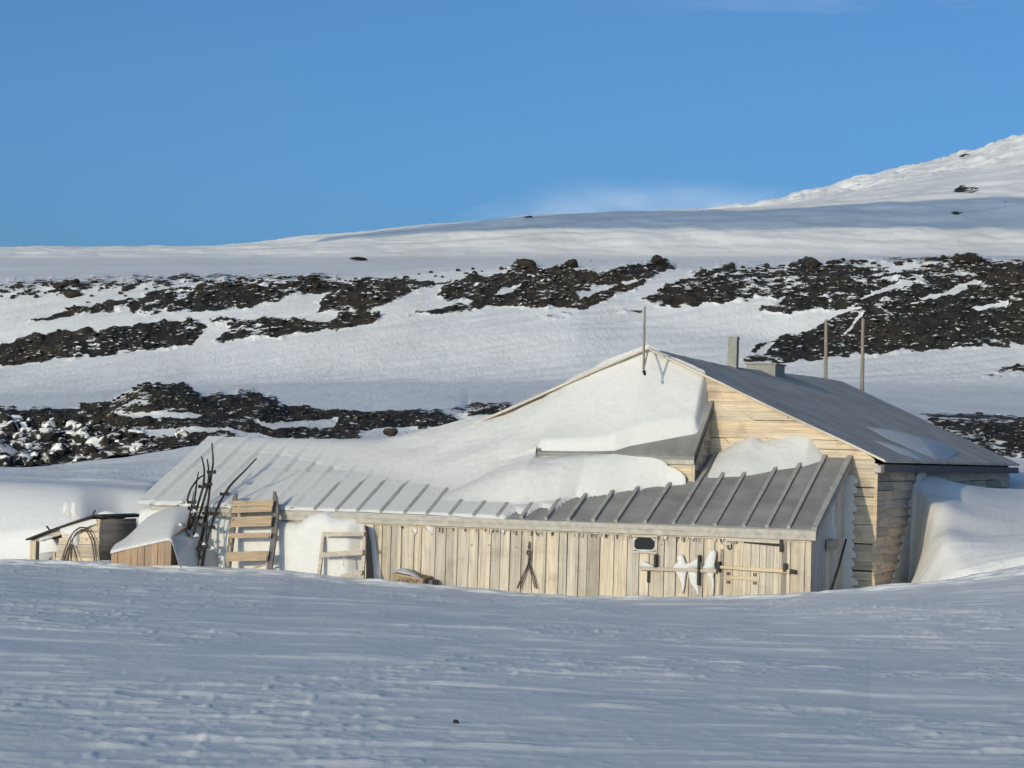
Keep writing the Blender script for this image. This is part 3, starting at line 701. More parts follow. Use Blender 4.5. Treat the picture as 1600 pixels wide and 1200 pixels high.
lens_snow([roof_pt(*p) for p in dense([(1362,687),(1395,697),(1430,709),(1452,719),(1440,720.5),(1405,708)])], .06, 'roof_snow', roof)
# snow plastered on the shaded side wall, stepping with the boards
b = MB(); z = .2
edge_pts = [(1434,735),(1430,760),(1424,790),(1420,815),(1412,850),(1402,890),(1392,925)]
ev = [onside(x, y, 3.85) for x, y in edge_pts]; ez = [q[1] for q in ev][::-1]; evv = [q[0] for q in ev][::-1]
out_ = [(4.6, .2)]
while z < ZE-.15:
    v0 = float(np.interp(z, ez, evv)); k_ = random.uniform(-.10, .10)
    out_ += [(v0+k_+.10, z), (v0+k_-.02, z+.02), (v0+k_-.04, z+.07), (v0+k_+.03, z+.12), (v0+k_+.12, z+.147)]; z += .148
out_ += [(4.6, ZE-.15)]
b.poly([(3.815, q[0], q[1]) for q in out_], (.045, 0, 0))
b.build('plastered_snow', M_SNOW, hut)

# ------------------------------------------------------------------ entrance porch on the gable
PW, PEAVE = 1.05, 1.15                       # porch front wall and eaves, metres out from the gable
UPl, ZPe = onw(838, 709, PEAVE); UPr, zr_ = onw(1085, 711, PEAVE); ZPe = (ZPe+zr_)/2
ZP0 = onw(1128, 628, .0)[1]; PSL = (ZP0-ZPe)/PEAVE
def L3(U, wo, z): return (U, VG-wo, z)       # lateral, metres out from the gable, height
porch = empty('entrance_porch', H((UPl+UPr)/2, VG-PW, 1.9), -TH)
tag(porch, 'small shingled entrance porch with a snow covered sloping roof against the gable', 'porch')
pu0, pu1 = UPl+.09, UPr-.06
def zan(wo): return 2.807-.44*(wo)           # top of the lean-to roof
b = MB(); z = zan(PW)-.25
while z < ZPe-.03:
    z1 = min(z+.15, ZPe-.03); cut = [pu0]; u = pu0+.3
    while u < pu1-.2: cut.append(u); u += random.uniform(.5, 1.1)
    cut.append(pu1)
    for a, c in zip(cut[:-1], cut[1:]):
        d = random.uniform(-.004, .006)
        b.hexa([L3(a+.002, PW-.05, z), L3(c-.002, PW-.05, z), L3(c-.002, PW+.022+d, z), L3(a+.002, PW+.022+d, z), L3(a+.002, PW-.05, z1+.008), L3(c-.002, PW-.05, z1+.008), L3(c-.002, PW+d, z1+.008), L3(a+.002, PW+d, z1+.008)])
    z = z1
b.build('front_wall', M_WOODH, porch)
for s, U, nm in ((1, pu1, 'side_wall'), (-1, pu0, 'side_wall')):
    b = MB(); z = zan(PW)-.3
    while z < ZP0+.05:
        z1 = z+.12
        wmax = min(PW-.055, (ZP0-.04-z1)/PSL) if z1 > ZPe else PW-.055
        if wmax < .06: break
        wc = 0.03; cuts = []
        while wc < wmax-.02:
            wn = min(wmax, wc+random.uniform(.12, .22)); cuts.append((wc, wn)); wc = wn
        for (wa, wb_) in cuts:
            d = random.uniform(.0, .012); zb = z+random.uniform(-.018, .004)
            b.hexa([L3(U-.03*s, wa+.003, zb), L3(U+(.024+d)*s, wa+.003, zb), L3(U+(.024+d)*s, wb_-.003, zb), L3(U-.03*s, wb_-.003, zb), L3(U-.03*s, wa+.003, z1+.01), L3(U+.006*s, wa+.003, z1+.01), L3(U+.006*s, wb_-.003, z1+.01), L3(U-.03*s, wb_-.003, z1+.01)])
        z = z1
    b.build(nm, M_GREYH, porch)
b = MB(); b.hexa([L3(UPl, .0, ZP0-.06), L3(UPr, .0, ZP0-.06), L3(UPr, PEAVE, ZPe-.05), L3(UPl, PEAVE, ZPe-.05), L3(UPl, .0, ZP0), L3(UPr, .0, ZP0), L3(UPr, PEAVE, ZPe), L3(UPl, PEAVE, ZPe)])
for u in (UPl+.04, UPr-.03): b.beam(L3(u, .02, ZP0+.012), L3(u, PEAVE-.01, ZPe+.012), .05, .03)
proof = b.build('roof', M_FELT, porch)
b = MB(); b.box(L3(UPl+.01, PEAVE-.02, ZPe-.13), L3(UPr-.01, PEAVE-.045, ZPe-.053)); b.build('eaves_board', M_FASCIA, porch)
b = MB(); b.beam(L3(UPr-.02, .03, ZP0-.10), L3(UPr-.02, PEAVE-.05, ZPe-.10), .025, .08); b.build('barge_board', M_DARK, porch)
b = MB(); b.box(L3(pu1+.002, PW+.03, zan(PW)-.2), L3(pu1+.05, PW-.04, ZPe-.13)); b.build('corner_board', M_WOODV, porch)

# ------------------------------------------------------------------ the long lean-to
UL, UR, WE, WF = -7.82, 3.43, 2.55, 2.43     # ends, eaves line, front wall line
annex = empty('lean_to', H(-2.2, VG-WF, 0), -TH)
tag(annex, 'long low plank lean-to with battened sloping roof running across the gable', 'shed')
ZF = zan(WE)                                  # roof edge
# roof and its battens
b = MB(); nU = 60
top = []; 
for j in range(nU+1):
    U = UL+(UR-UL)*j/nU
    for k, wo in enumerate((.0, .6, 1.2, 1.9, WE)):
        top.append(L3(U, wo, zan(wo)+random.uniform(-.004, .004)+(-.012*math.sin(j*.21) if k else 0)))
n0 = len(top); fs = [(j*5+k, j*5+k+1, j*5+k+6, j*5+k+5) for j in range(nU) for k in range(4)]
bot = [(p[0], p[1], p[2]-.06) for p in top]
fs2 = [tuple(n0+q for q in f) for f in fs]
fs2 += [(j*5+4, j*5+9, n0+j*5+9, n0+j*5+4) for j in range(nU)]+[(j*5, j*5+5, n0+j*5+5, n0+j*5) for j in range(nU)]
fs2 += [(k+e*5, k+1+e*5, n0+k+1+e*5, n0+k+e*5) for e in (0, nU) for k in range(4)]
b.add(top+bot, fs+fs2); aroof = b.build('roof', M_FELT, annex)
bxs = [962, 1008, 1052, 1083, 1117, 1162, 1198, 1232, 1267]
BU = [onw(x, np.interp(x, [235, 1275], [791, 826]), WE)[0] for x in bxs]
BU[-1] = UR-.03
u = BU[0]; left = []
while u > UL+.3: u -= .40+random.uniform(-.03, .03); left.append(u)
BU = left[::-1]+BU; BU[0] = UL+.03
b = MB()
for u in BU:
    wd_ = .058 if u < BU[-1] else .085
    b.beam(L3(u+random.uniform(-.006, .006), .04, zan(.04)+.022), L3(u+random.uniform(-.006, .006), WE-.006, zan(WE)+.020), wd_, .05)
b.build('battens', M_BATTEN, aroof)
# fascia in two laps
b = MB(); um = onw(1097, 815, WE)[0]
b.box(L3(UL+.02, WE-.018, ZF-.165), L3(um, WE-.045, ZF-.063)); b.box(L3(um-.1, WE-.012, ZF-.16), L3(UR-.01, WE-.040, ZF-.066)); b.build('fascia', M_FASCIA, annex)
b = MB(); b.box(L3(UL+.02, WE+.008, ZF-.085), L3(UR-.005, WE-.01, ZF-.02)); b.build('drip_edge', M_FASCIA, annex)
# front wall of upright boards
ZT = ZF-.155
UW0 = onw(984, 850, WF)[0]; UW1 = onw(1033, 850, WF)[0]
UDl, _ = onw(1131, 880, WF); UDr, _ = onw(1222, 880, WF)
b = MB(); b.box(L3(UL+.12, WF-.03, .1), L3(UR-.13, WF-.09, ZT+.12)); bw = b.build('front_wall', M_GAP, annex)
b = MB(); u = UL+.10
while u < UR-.12:
    wd_ = random.choice([.17, .19, .21, .21, .22, .16])
    u1 = min(u+wd_, UR-.10)
    if UR-.10-u1 < .08: u1 = UR-.10
    d = random.uniform(-.004, .008); tl = random.uniform(-.006, .006)
    if not (u > UDl-.02 and u1 < UDr+.03):
        b.hexa([L3(u+.006, WF-.029, .15), L3(u1-.006, WF-.029, .15), L3(u1-.006, WF+d+tl, .15), L3(u+.006, WF+d, .15), L3(u+.006+tl, WF-.029, ZT+.03), L3(u1-.006+tl, WF-.029, ZT+.03), L3(u1-.006+tl, WF+d+tl, ZT+.03), L3(u+.006+tl, WF+d, ZT+.03)])
        # narrow cover strips over some joints
        if random.random() < .62 and not (UW0 < u < UW1):
            q = u+random.uniform(-.012, .012); b.box(L3(q-.02, WF+.006, .15), L3(q+.026, WF+.026+random.uniform(0, .008), ZT-.005-random.uniform(0, .02)))
    u = u1
b.box(L3(UL+.11, WF-.0295, ZT-.03), L3(UR-.11, WF-.006, ZT+.02)); b.build('upright_boards', M_WOODV, bw)
b = MB(); u = -4.1
while u < UR-.12:
    u1 = min(u+random.uniform(1.2, 2.4), UR-.12); b.box(L3(u, WF+.012, ZT-.035), L3(u1-.006, WF+.042, ZT+.02)); u = u1
b.build('wall_plate', M_WOODH, annex)
# torn canvas and nail rust under the plate
for i in range(60):
    u = random.uniform(-1.9, 2.2) if i < 44 else random.uniform(-4, 3.2); l = random.uniform(.02, .085); b = MB()
    b.box(L3(u, WF+.029, ZT-.036-l), L3(u+random.uniform(.006, .016), WF+.036, ZT-.03)); b.build('torn_felt', M_DARK, annex)
for i in range(48):
    u = random.uniform(-1.9, 2.2) if i < 34 else random.uniform(-4, 3.2); l = random.uniform(.03, .09); b = MB()
    b.tube([L3(u, WF+.034, ZT-.03), L3(u+.003, WF+.034, ZT-.03-l)], [.012, .004], 6); b.build('icicle', M_SNOW, annex)
# end wall, in shade
b = MB(); b.poly([L3(UR-.16, .03, 0), L3(UR-.16, WF-.1, 0), L3(UR-.16, WF-.1, zan(WF)-.09), L3(UR-.16, .03, zan(.03)-.09)], (.03, 0, 0)); ew = b.build('end_wall', M_GAP, annex)
b = MB(); wo = .03
while wo < WF-.02:
    w1 = min(wo+random.choice([.14, .17, .2]), WF); d = random.uniform(-.006, .006); x0, x1 = UR-.129, UR-.10+d
    zt0, zt1 = zan(wo)-.085, zan(w1)-.085
    b.hexa([L3(x0, wo+.004, .1), L3(x1, wo+.004, .1), L3(x1, w1-.004, .1), L3(x0, w1-.004, .1), L3(x0, wo+.004, zt0), L3(x1, wo+.004, zt0), L3(x1, w1-.004, zt1), L3(x0, w1-.004, zt1)])
    wo = w1
b.build('upright_boards', M_PALEGREYV, ew)
b = MB(); b.beam(L3(UR-.025, .03, zan(.03)-.11), L3(UR-.025, WE-.05, zan(WE)-.10), .03, .10); b.build('barge_board', M_GREYV, annex)
b = MB(); b.box(L3(UR-.09, WF+.03, .15), L3(UR-.145, WF-.03, ZT+.0)); b.build('corner_post', M_WOODV, annex)
b = MB(); b.box(L3(UR-.075, .75, 1.33), L3(UR-.03, 1.45, 1.50)); b.build('nailed_block', M_GREYH, annex)
b = MB()
for (wo, z0, z1, hw) in ((1.0, 1.52, 2.15, .15), (1.12, 1.95, 2.32, .09), (.85, 1.5, 1.7, .2)):
    b.hexa([L3(UR-.10, wo-hw, z0), L3(UR-.07, wo-hw*.8, z0), L3(UR-.07, wo+hw*.8, z0), L3(UR-.10, wo+hw, z0), L3(UR-.10, wo-hw*.6, z1), L3(UR-.08, wo-hw*.5, z1), L3(UR-.08, wo+hw*.4, z1), L3(UR-.10, wo+hw*.5, z1)])
b.build('plastered_snow', M_SNOW, annex); b = MB()
# snow packed in the corner between end wall and gable, ragged along the weatherboards
z = .3; out_ = [(UR-.2, .3)]
while z < 2.45:
    ex = .07+.05*random.random()+(.06 if z < .8 else 0)
    out_ += [(UR+ex*.5, z), (UR+ex, z+.02), (UR+ex*.95, z+.07), (UR+ex*.6, z+.11), (UR+ex*.3, z+.147)]; z += .148
out_ += [(UR-.2, z)]
b.poly([(q[0], VG-.075, q[1]) for q in out_], (0, .035, 0))
b.build('plastered_snow', M_SNOW, annex)
b = MB(); b.box(L3(UL+.1, .02, .1), L3(-3.85, -.03, zan(0)-.07)); b.box(L3(UL+.1, .05, .1), L3(UL+.14, WF-.1, 1.55)); b.build('rear_wall', M_GREYV, annex)
# window
def AW(px, py, out=0.0): U, z = onw(px, py, WF+out); return U, z
u0, z1 = AW(991, 838); u1, z0 = AW(1026, 862)
b = MB(); fw = .022
b.box(L3(u0-.02, WF+.01, z1-fw+.015), L3(u1+.02, WF+.045, z1+.02)); b.box(L3(u0-.02, WF+.01, z0-.03), L3(u1+.02, WF+.05, z0+fw-.02))
b.box(L3(u0-.02, WF+.011, z0+.015), L3(u0+.02, WF+.044, z1-.02)); b.box(L3(u1-.02, WF+.011, z0+.015), L3(u1+.02, WF+.044, z1-.02))
win = b.build('window', M_CREAM, annex)
b = MB(); b.box(L3(u0+.01, WF+.012, z0+.005), L3(u1-.01, WF+.032, z1-.01)); b.build('pane', M_GLASS, win)
b = MB()
for (uu, zz, sx_, sz_) in ((u0+.02, z0+.02, 1, 1), (u1-.02, z0+.02, -1, 1), (u0+.02, z1-.02, 1, -1), (u1-.02, z1-.02, -1, -1)):
    b.poly([L3(uu, WF+.040, zz), L3(uu+.06*sx_, WF+.040, zz), L3(uu+.02*sx_, WF+.040, zz+.018*sz_), L3(uu, WF+.040, zz+.05*sz_)], (0, -.02, 0))
b.tube([L3(u0+.03, WF+.03, z0+.018), L3((u0+u1)/2, WF+.035, z0+.012), L3(u1-.03, WF+.03, z0+.02)], [.008, .016, .01], 6)
b.build('frost', M_SNOW, win)
# door
ud0, zd1 = AW(1131, 839); ud1, _ = AW(1221, 839)
b = MB(); u = ud0
while u < ud1-.01:
    un = min(u+random.uniform(.10, .16), ud1); d = random.uniform(-.004, .004); b.box(L3(u+.003, WF-.028, .2), L3(un-.003, WF+.006+d, zd1+.03)); u = un
door = b.build('door', M_WOODV, annex)
def bar(name, px0, py0, px1, py1, hgt, out0, out1, m, parent, taper=None):
    (a, za), (c, zc) = AW(px0, py0), AW(px1, py1); h2 = hgt if taper is None else taper; bb = MB()
    bb.hexa([L3(a, WF+out0, za-hgt/2), L3(c, WF+out0, zc-h2/2), L3(c, WF+out1, zc-h2/2), L3(a, WF+out1, za-hgt/2), L3(a, WF+out0, za+hgt/2), L3(c, WF+out0, zc+h2/2), L3(c, WF+out1, zc+h2/2), L3(a, WF+out1, za+hgt/2)])
    return bb.build(name, m, parent)
bar('head_board', 1136, 841, 1220, 845.5, .075, .012, .06, M_CREAM, annex)
bar('painted_head_shadow', 1163, 847.5, 1223, 850, .02, .012, .02, M_DARK, annex, .09)  # dark wedge put in as the shadow under the head board
bar('latch_board', 1127, 849, 1143, 849.5, .045, .012, .035, M_CREAM, annex)
def upright(px, py0, py1, wd_, out0, out1, m, name, parent):
    U0, za = AW(px, py0); U1, zb = AW(px-.03*(py1-py0), py1); bb = MB()
    bb.hexa([L3(U1-wd_/2, WF+out0, zb), L3(U1+wd_/2, WF+out0, zb), L3(U1+wd_/2, WF+out1, zb), L3(U1-wd_/2, WF+out1, zb), L3(U0-wd_/2, WF+out0, za), L3(U0+wd_/2, WF+out0, za), L3(U0+wd_/2, WF+out1, za), L3(U0-wd_/2, WF+out1, za)])
    return bb.build(name, m, parent)
upright(1222.5, 840, 862, .05, .01, .075, M_DARK, 'door_stop', annex)
upright(1227, 848, 930, .085, .006, .028, M_POLE, 'door_jamb', annex)
upright(1129, 858, 930, .05, .006, .03, M_POLE, 'door_jamb', annex)
b = MB(); U, z = AW(1140.5, 853); pts = [L3(U+.03*math.cos(t), WF+.02, z-.005+.045*math.sin(t)) for t in np.linspace(0, 2*math.pi, 14)]; b.tube(pts, .011, 6, cap=False); b.build('hasp', M_IRON, door)
bar('sliding_bolt', 1131, 901.5, 1187, 905, .05, .012, .035, M_WOODH, door)
for px, py in ((1138.5, 896), (1138.5, 909.5), (1180, 898), (1180, 911)):
    b = MB(); U, z = AW(px, py)
    for k in (-1, 0, 1): b.box(L3(U+k*.022-.006, WF+.010, z-.022), L3(U+k*.022+.006, WF+.022, z+.022))
    b.build('bolt_keeper', M_IRON, door)
# long peg rail with snow on it
rail = bar('peg_rail', 1001, 887.5, 1121, 892, .055, .03, .085, M_GREYH, annex)
bar('peg_rail', 1124, 885.5, 1240, 893, .04, .05, .10, M_WOODH, annex, .05)
for px, y0, y1 in ((1027, 866, 886), (1095, 867, 914), (1125, 877, 893), (1229, 880, 893)):
    upright(px, y0, y1, .035 if px < 1110 else .05, .03, .12, M_DARK, 'rail_peg', rail)
upright(1014.5, 889, 910, .03, .02, .06, M_DARK, 'rail_peg', rail)
bar('rail_end', 1236, 892, 1245, 893.5, .06, .03, .11, M_DARK, rail)
def wall_lump(name, prof, out, parent):
    """prof: (py, px left, px right, bulge) down the wall"""
    bb = MB(); vs = []; n = 10
    for (py_, xl, xr, bu) in prof:
        (a, za), (c, zc) = AW(xl, py_), AW(xr, py_)
        for j in range(n):
            t = 2*math.pi*j/n; vs.append(L3((a+c)/2+(c-a)/2*math.cos(t), WF+out*.8+.6*bu*math.sin(t), (za+zc)/2+random.uniform(-.008, .008)))
    k = len(prof); fs = [(i*n+j, i*n+(j+1) % n, (i+1)*n+(j+1) % n, (i+1)*n+j) for i in range(k-1) for j in range(n)]+[tuple(range(n)), tuple(range((k-1)*n, k*n))[::-1]]
    bb.add(vs, fs, True); return bb.build(name, M_SNOW, parent)
wall_lump('snow_clump', [(866.5, 1062, 1067, .01), (869, 1060, 1070, .04), (873, 1059, 1071, .05), (878, 1061, 1073, .06), (883, 1055, 1078, .08), (888, 1050, 1092, .09)], .07, annex)
wall_lump('snow_clump', [(892, 1055, 1075, .05), (900, 1060, 1073, .045), (908, 1064, 1072, .035), (916, 1067, 1071, .03), (926, 1065, 1069, .02)], .05, annex)
wall_lump('snow_clump', [(892, 1075, 1092, .05), (900, 1077, 1092, .045), (912, 1079, 1093, .04), (917, 1084, 1093, .03), (924, 1089, 1093, .02), (930, 1090, 1093, .015)], .05, annex)
wall_lump('snow_clump', [(859, 1112, 1118, .015), (862, 1110, 1121, .05), (868, 1107, 1121, .06), (876, 1103, 1120, .07), (883, 1102, 1119, .09), (888, 1098, 1121, .10)], .08, annex)
wall_lump('snow_clump', [(893, 1103, 1118, .06), (901, 1106, 1116, .05), (903, 1111, 1117, .04), (915, 1113, 1117, .03), (931, 1111, 1116, .025)], .05, annex)
wall_lump('snow_clump', [(877, 1005, 1009, .02), (881, 1004, 1016, .04), (886, 1002, 1028, .06)], .06, annex)
wall_lump('snow_clump', [(872, 1090, 1095, .015), (879, 1080, 1097, .03), (886, 1060, 1100, .05)], .08, annex)
wall_lump('snow_clump', [(813, 646, 682, .015), (818, 655, 679, .05), (826, 666, 678, .045), (835, 673, 677, .02)], .02, annex)
wall_lump('snow_clump', [(824, 645, 652, .02), (830, 645, 653, .03), (835, 648, 651, .015)], .02, annex)
wall_lump('snow_clump', [(812, 572, 585, .02), (830, 573, 586, .06), (858, 578, 590, .08), (875, 580, 594, .12), (890, 581, 596, .16), (912, 575, 602, .22)], .02, annex)
# iron sling hanging on the wall
sl = empty('iron_sling', H(*L3(AW(825, 885)[0], WF+.06, AW(825, 885)[1])), -TH); tag(sl, 'rusty iron sling hanging in an inverted V on the lean-to boards', 'sling')
def wp(px, py, out): U, z = AW(px, py, out); return L3(U, WF+out, z)
b = MB()
for pts in ([(826, 879), (822, 888), (817, 899), (812, 909), (808, 919)], [(826, 879), (823, 890), (819, 902), (815, 913), (813, 920)], [(825, 880), (828, 890), (832, 903), (836, 919)], [(826, 880), (830, 890), (835, 903), (839, 920)]):
    b.tube([wp(x, y, .05) for x, y in pts], .009, 6)
b.build('hanging_leg', M_IRON, sl)
b = MB(); U, z = AW(826, 863.5, .05); b.tube([L3(U+.028*math.cos(t), WF+.05, z+.035*math.sin(t)) for t in np.linspace(0, 2*math.pi, 16)], .012, 6, cap=False)
b.tube([wp(827, 867, .05), wp(827, 873, .055), wp(825.5, 880, .05)], [.014, .018, .016], 6); b.build('ring', M_IRON, sl)
b = MB(); b.tube([wp(826.5, 846, .03), wp(827, 850, .05), wp(825.8, 854, .055), wp(827, 858, .05)], [.008, .012, .016, .012], 6); b.build('hook', M_IRON, sl)
# dark knots and stains: two loose nails on the wall
# ------------------------------------------------------------------ snow lying on the lean-to, the porch and the gable
TOPL = [(300,690),(345,688),(450,686),(540,686),(600,684),(640,677),(680,667.5),(720,657),(760,649),(800,640),(830,625),(848,619),(860,610.5),(880,604),(900,593),(918,587),(940,575),(960,567.5),(1003,549),(1012,546),(1040,558.5),(1060,568),(1100,587),(1124,599)]
gu = np.array([onw(x, y, .02) for x, y in TOPL])
HUMP = np.array([onw(x, y, .02) for x, y in [(1128,704),(1145,692),(1175,681),(1195,687),(1212,682),(1232,681),(1265,684),(1288,711),(1297,717)]])
def eaveU(px): return onw(px, np.interp(px, [235, 1275], [791, 826]), WE)[0]
def roofUw(px, py):
    """(U, w) on the lean-to roof seen at a pixel"""
    lo_, hi_ = -.2, 2.6
    for _ in range(40):
        mid = (lo_+hi_)/2; U, z = onw(px, py, mid)
        if z > zan(mid): hi_ = mid
        else: lo_ = mid
    return U, mid
EDGE = np.array([roofUw(*p) for p in [(1087,751),(1062,760),(1040,764),(1000,770),(960,776),(925,782),(895,783)]])[::-1]
uEdge0 = EDGE[0, 0]
PBANK = np.array([onw(x, y, PEAVE+.03) for x, y in [(835,709),(845,715),(868,714),(900,714),(960,714),(1005,716),(1035,719),(1055,728),(1072,741),(1084,751)]])
ug = np.arange(UL-.25, UR+.02, .025); wg = np.concatenate([np.arange(-1.6, -.05, .1), np.arange(0, 2.58, .022), [WE+.012]])
UU, WW = np.meshgrid(ug, wg)
base = zan(np.maximum(WW, 0))
ztop = np.interp(UU, gu[:, 0], gu[:, 1])
# thin layer with the battens telegraphing through
bat = np.zeros_like(UU)
for u in BU: bat = np.maximum(bat, np.exp(-((UU-u)/.05)**2))
groove = np.zeros_like(UU)
for u in BU: groove = np.maximum(groove, np.exp(-((UU-u-.08)/.07)**2))
uw = [eaveU(240), eaveU(440), eaveU(600), eaveU(740), eaveU(800)]
wedS = np.where(UU < uEdge0, np.interp(UU, [eaveU(760), eaveU(800), eaveU(850), uEdge0], [2.25, 2.3, 2.1, EDGE[0, 1]]), np.interp(UU, EDGE[:, 0], EDGE[:, 1]))
thin = np.interp(UU, uw, [.050, .034, .028, .026, .026])+.034*bat*np.interp(UU, uw, [1, .9, .55, .2, .1])-.020*groove+.006*perlin(UU*1.5, WW*1.1)
expo = ss(UU, eaveU(430), eaveU(520))*ss(WW+.25*perlin(UU*2.3, UU*0+3), 1.35, 1.9)
core = np.zeros_like(UU)
for u in BU: core = np.maximum(core, ss(.034-np.abs(UU-u-.004), 0, .012))
thin = thin-(thin-.006)*core*expo
batph = np.interp(UU, BU, np.arange(len(BU)))
scal = np.abs(np.sin(np.pi*batph))
wedge = np.where(UU < uEdge0, np.interp(UU, [eaveU(760), eaveU(800), eaveU(850), uEdge0], [3.4, 2.72, 2.5, EDGE[0, 1]+.25])-.38*scal**.7*ss(UU, eaveU(755), eaveU(800))-.06*np.abs(np.sin(batph*7)), np.interp(UU, EDGE[:, 0], EDGE[:, 1], right=-1)-.13*scal**.6*ss(EDGE[-1, 0]-UU, .2, .6))
thin = thin*ss(wedge-WW, 0, .10)-.008*(1-ss(wedge-WW, 0, .1))
# the concave drift against gable
wb = np.interp(UU, [-8, -6.2, -4.5, -2.5, UPl+.2], [.5, .8, 1.45, 2.0, 2.2])
t = np.clip(1-np.maximum(WW, 0)/wb, 0, 1)
bank = base+(np.maximum(ztop, base+.03)-base)*(.45*t**1.35+.55*t**2.6)
pz = ZP0-PSL*np.maximum(WW, 0)+.13+.05*perlin(UU*.7+2, WW*.9)
pz = pz+(np.maximum(ztop-pz, 0))*np.clip(1-np.maximum(WW, 0)/.85, 0, 1)**2.1
wpe = np.interp(UU, [UPl, UPl+.7, UPl+1.3, (UPl+UPr)/2+.2, UPr-.25, UPr-.1], [PEAVE-.02, PEAVE-.03, PEAVE-.06, PEAVE-.17, PEAVE-.42, PEAVE-.46])
edge_in = ss(wpe-WW, -.0, .10)*ss(UPr-.075-UU, 0, .10)
onporch = (UU > UPl) & (UU < UPr)
left_fall = np.maximum(UPl+.10-UU, 0)
pzl = pz-left_fall*.50-left_fall**2*.22
def smx(a, b_):
    m_ = np.maximum(a, b_); kk = .30*ss(m_-base, .02, .35)+1e-4; h_ = np.maximum(kk-np.abs(a-b_), 0)/kk
    return m_+h_*h_*kk*.25
smax = smx(bank, pzl)
A = np.where(UU < UPl+.10, smax, 0)
proofz = ZP0-PSL*np.maximum(WW, 0)
Aporch = proofz+(np.maximum(smax, proofz+.02)-proofz)*edge_in-.012*(1-edge_in)
hump = np.interp(UU, HUMP[:, 0], HUMP[:, 1], left=0, right=0); wbh = np.interp(UU, HUMP[:, 0], [.95, .95, .92, .85, .72, .6, .42, .22, .15])
th_ = np.clip(1-WW/wbh, 0, 1); humpz = base-.012+np.maximum(hump-base+.012, 0)*(.35*th_**.7+.65*th_**1.8)+.02*perlin(UU*2, WW*3)*(th_ > 0)
# bank in front of porch wall
fl_ = np.maximum(UPl+.1-UU, 0)
pb = np.interp(UU, PBANK[:, 0], PBANK[:, 1], right=0)-fl_*.30-fl_**2*.15
tt = np.clip((WW-PEAVE)/np.maximum(wedS-.16-PEAVE, .05), 0, 1)
front = base-.010+np.maximum(pb-base+.01, 0)*(1-tt)**1.0*(1+.45*tt*(1-tt))+.036*ss(wedge-WW, 0, .12)
frontl = front
leftz = np.where(WW < PEAVE, smax, smx(bank, frontl))
# left of the porch the surface is one; blend across the eaves line
mixw = ss(UPl-.55-UU, -.5, .25)
drop = ss(WW, PEAVE-.12, PEAVE+.12)
cont = smax*(1-drop)+leftz*drop
body = np.where(UU <= UPl, cont, np.where(onporch & (WW < PEAVE), Aporch, np.where(onporch & (WW >= PEAVE), np.maximum(front, base-.01), humpz)))
thinz = base+thin
S = np.where(onporch & (WW < PEAVE), body, np.where(UU > UPr, humpz, np.where(body-base > .02, np.maximum(body, thinz)+.012*np.exp(-((body-thinz)/.03)**2), thinz)))
S = np.where((UU > UPl) & (UU <= UPr) & (WW >= PEAVE) & (WW > wedge), base-.02, S)
S = np.where(WW < 0, np.minimum(ztop, 9)-.22*WW**2-.02, S)
S = S-np.where(WW > WE, .05, 0)
detail = .05*perlin(UU*.8+WW*.7, WW*1.3-UU*.2)+.022*perlin(UU*2.1, WW*2.6+7)+.007*perlin(UU*7, WW*10)
thk0 = S-np.where(onporch & (WW < PEAVE), proofz, base)
S = np.where(WW >= 0, S+detail*ss(thk0, .05, .30), S)
THK = S-np.where(onporch & (WW < PEAVE), proofz, base)
THK = np.where(WW < 0, np.where(UU < -3.82, 1, -1), THK)
def q_(x, f): return f(f(x[:-1, :-1], x[1:, :-1]), f(x[:-1, 1:], x[1:, 1:]))
keep = q_(THK, np.maximum) > .003
cw = (wg[:-1]+wg[1:])/2; cu = (ug[:-1]+ug[1:])/2
CW, CU = np.meshgrid(cw, cu, indexing='ij')
strad_w = (wg[:-1, None] < PEAVE) & (wg[1:, None] >= PEAVE) & (CU > UPl) & (CU < UPr+.05)
strad_u = (ug[None, :-1] <= UPr) & (ug[None, 1:] > UPr) & (CW < PEAVE+.03)
strad_l = (ug[None, :-1] <= UPl) & (ug[None, 1:] > UPl) & (CW < PEAVE+.03) & (CW > PEAVE-.03)
keep &= ~strad_w & ~strad_u & ~strad_l
keep &= ~((CW < .0) & (CU > -3.84))
keep &= ~(((THK[:-1, :-1] < 0.0005)*1+(THK[1:, :-1] < .0005)+(THK[:-1, 1:] < .0005)+(THK[1:, 1:] < .0005)) >= 4)
VV = VG-WW
P = np.stack([GX+UU*cT+VV*sT, GY-UU*sT+VV*cT, S], -1)
grid_mesh('roof_snow', P, M_SNOW, keep=keep, parent=annex, flip=True)
# snow packed against the left half of the front wall
SB_TOP = np.array([AW(x, y) for x, y in [(225,793),(245,790),(300,795),(345,806),(400,810),(440,812),(470,816),(490,802),(505,798),(517,797),(530,806),(545,808),(560,806),(572,811)]])
ub = np.arange(SB_TOP[0, 0], SB_TOP[-1, 0], .03); tb = np.linspace(0, 1, 30)
UB, TB = np.meshgrid(ub, tb)
zt = np.interp(UB, SB_TOP[:, 0], SB_TOP[:, 1])
lat = ss(ub[-1]-UB, 0, .25)
ZB = zt+(.35-zt)*TB
OB = .02+(.05+.16*TB**1.1+.05*perlin(UB*1.1, TB*1.7+4)+.10*np.sqrt(np.clip(TB*8, 0, 1)))*(.15+.85*lat)+.10*np.exp(-((UB-AW(510, 820)[0])/.4)**2)*np.exp(-((TB-.12)/.2)**2)
OB = np.where(TB == 0, -.02, OB); VV = VG-(WF+OB)
grid_mesh('wall_snow', np.stack([GX+UB*cT+VV*sT, GY-UB*sT+VV*cT, ZB], -1), M_SNOW, parent=annex)

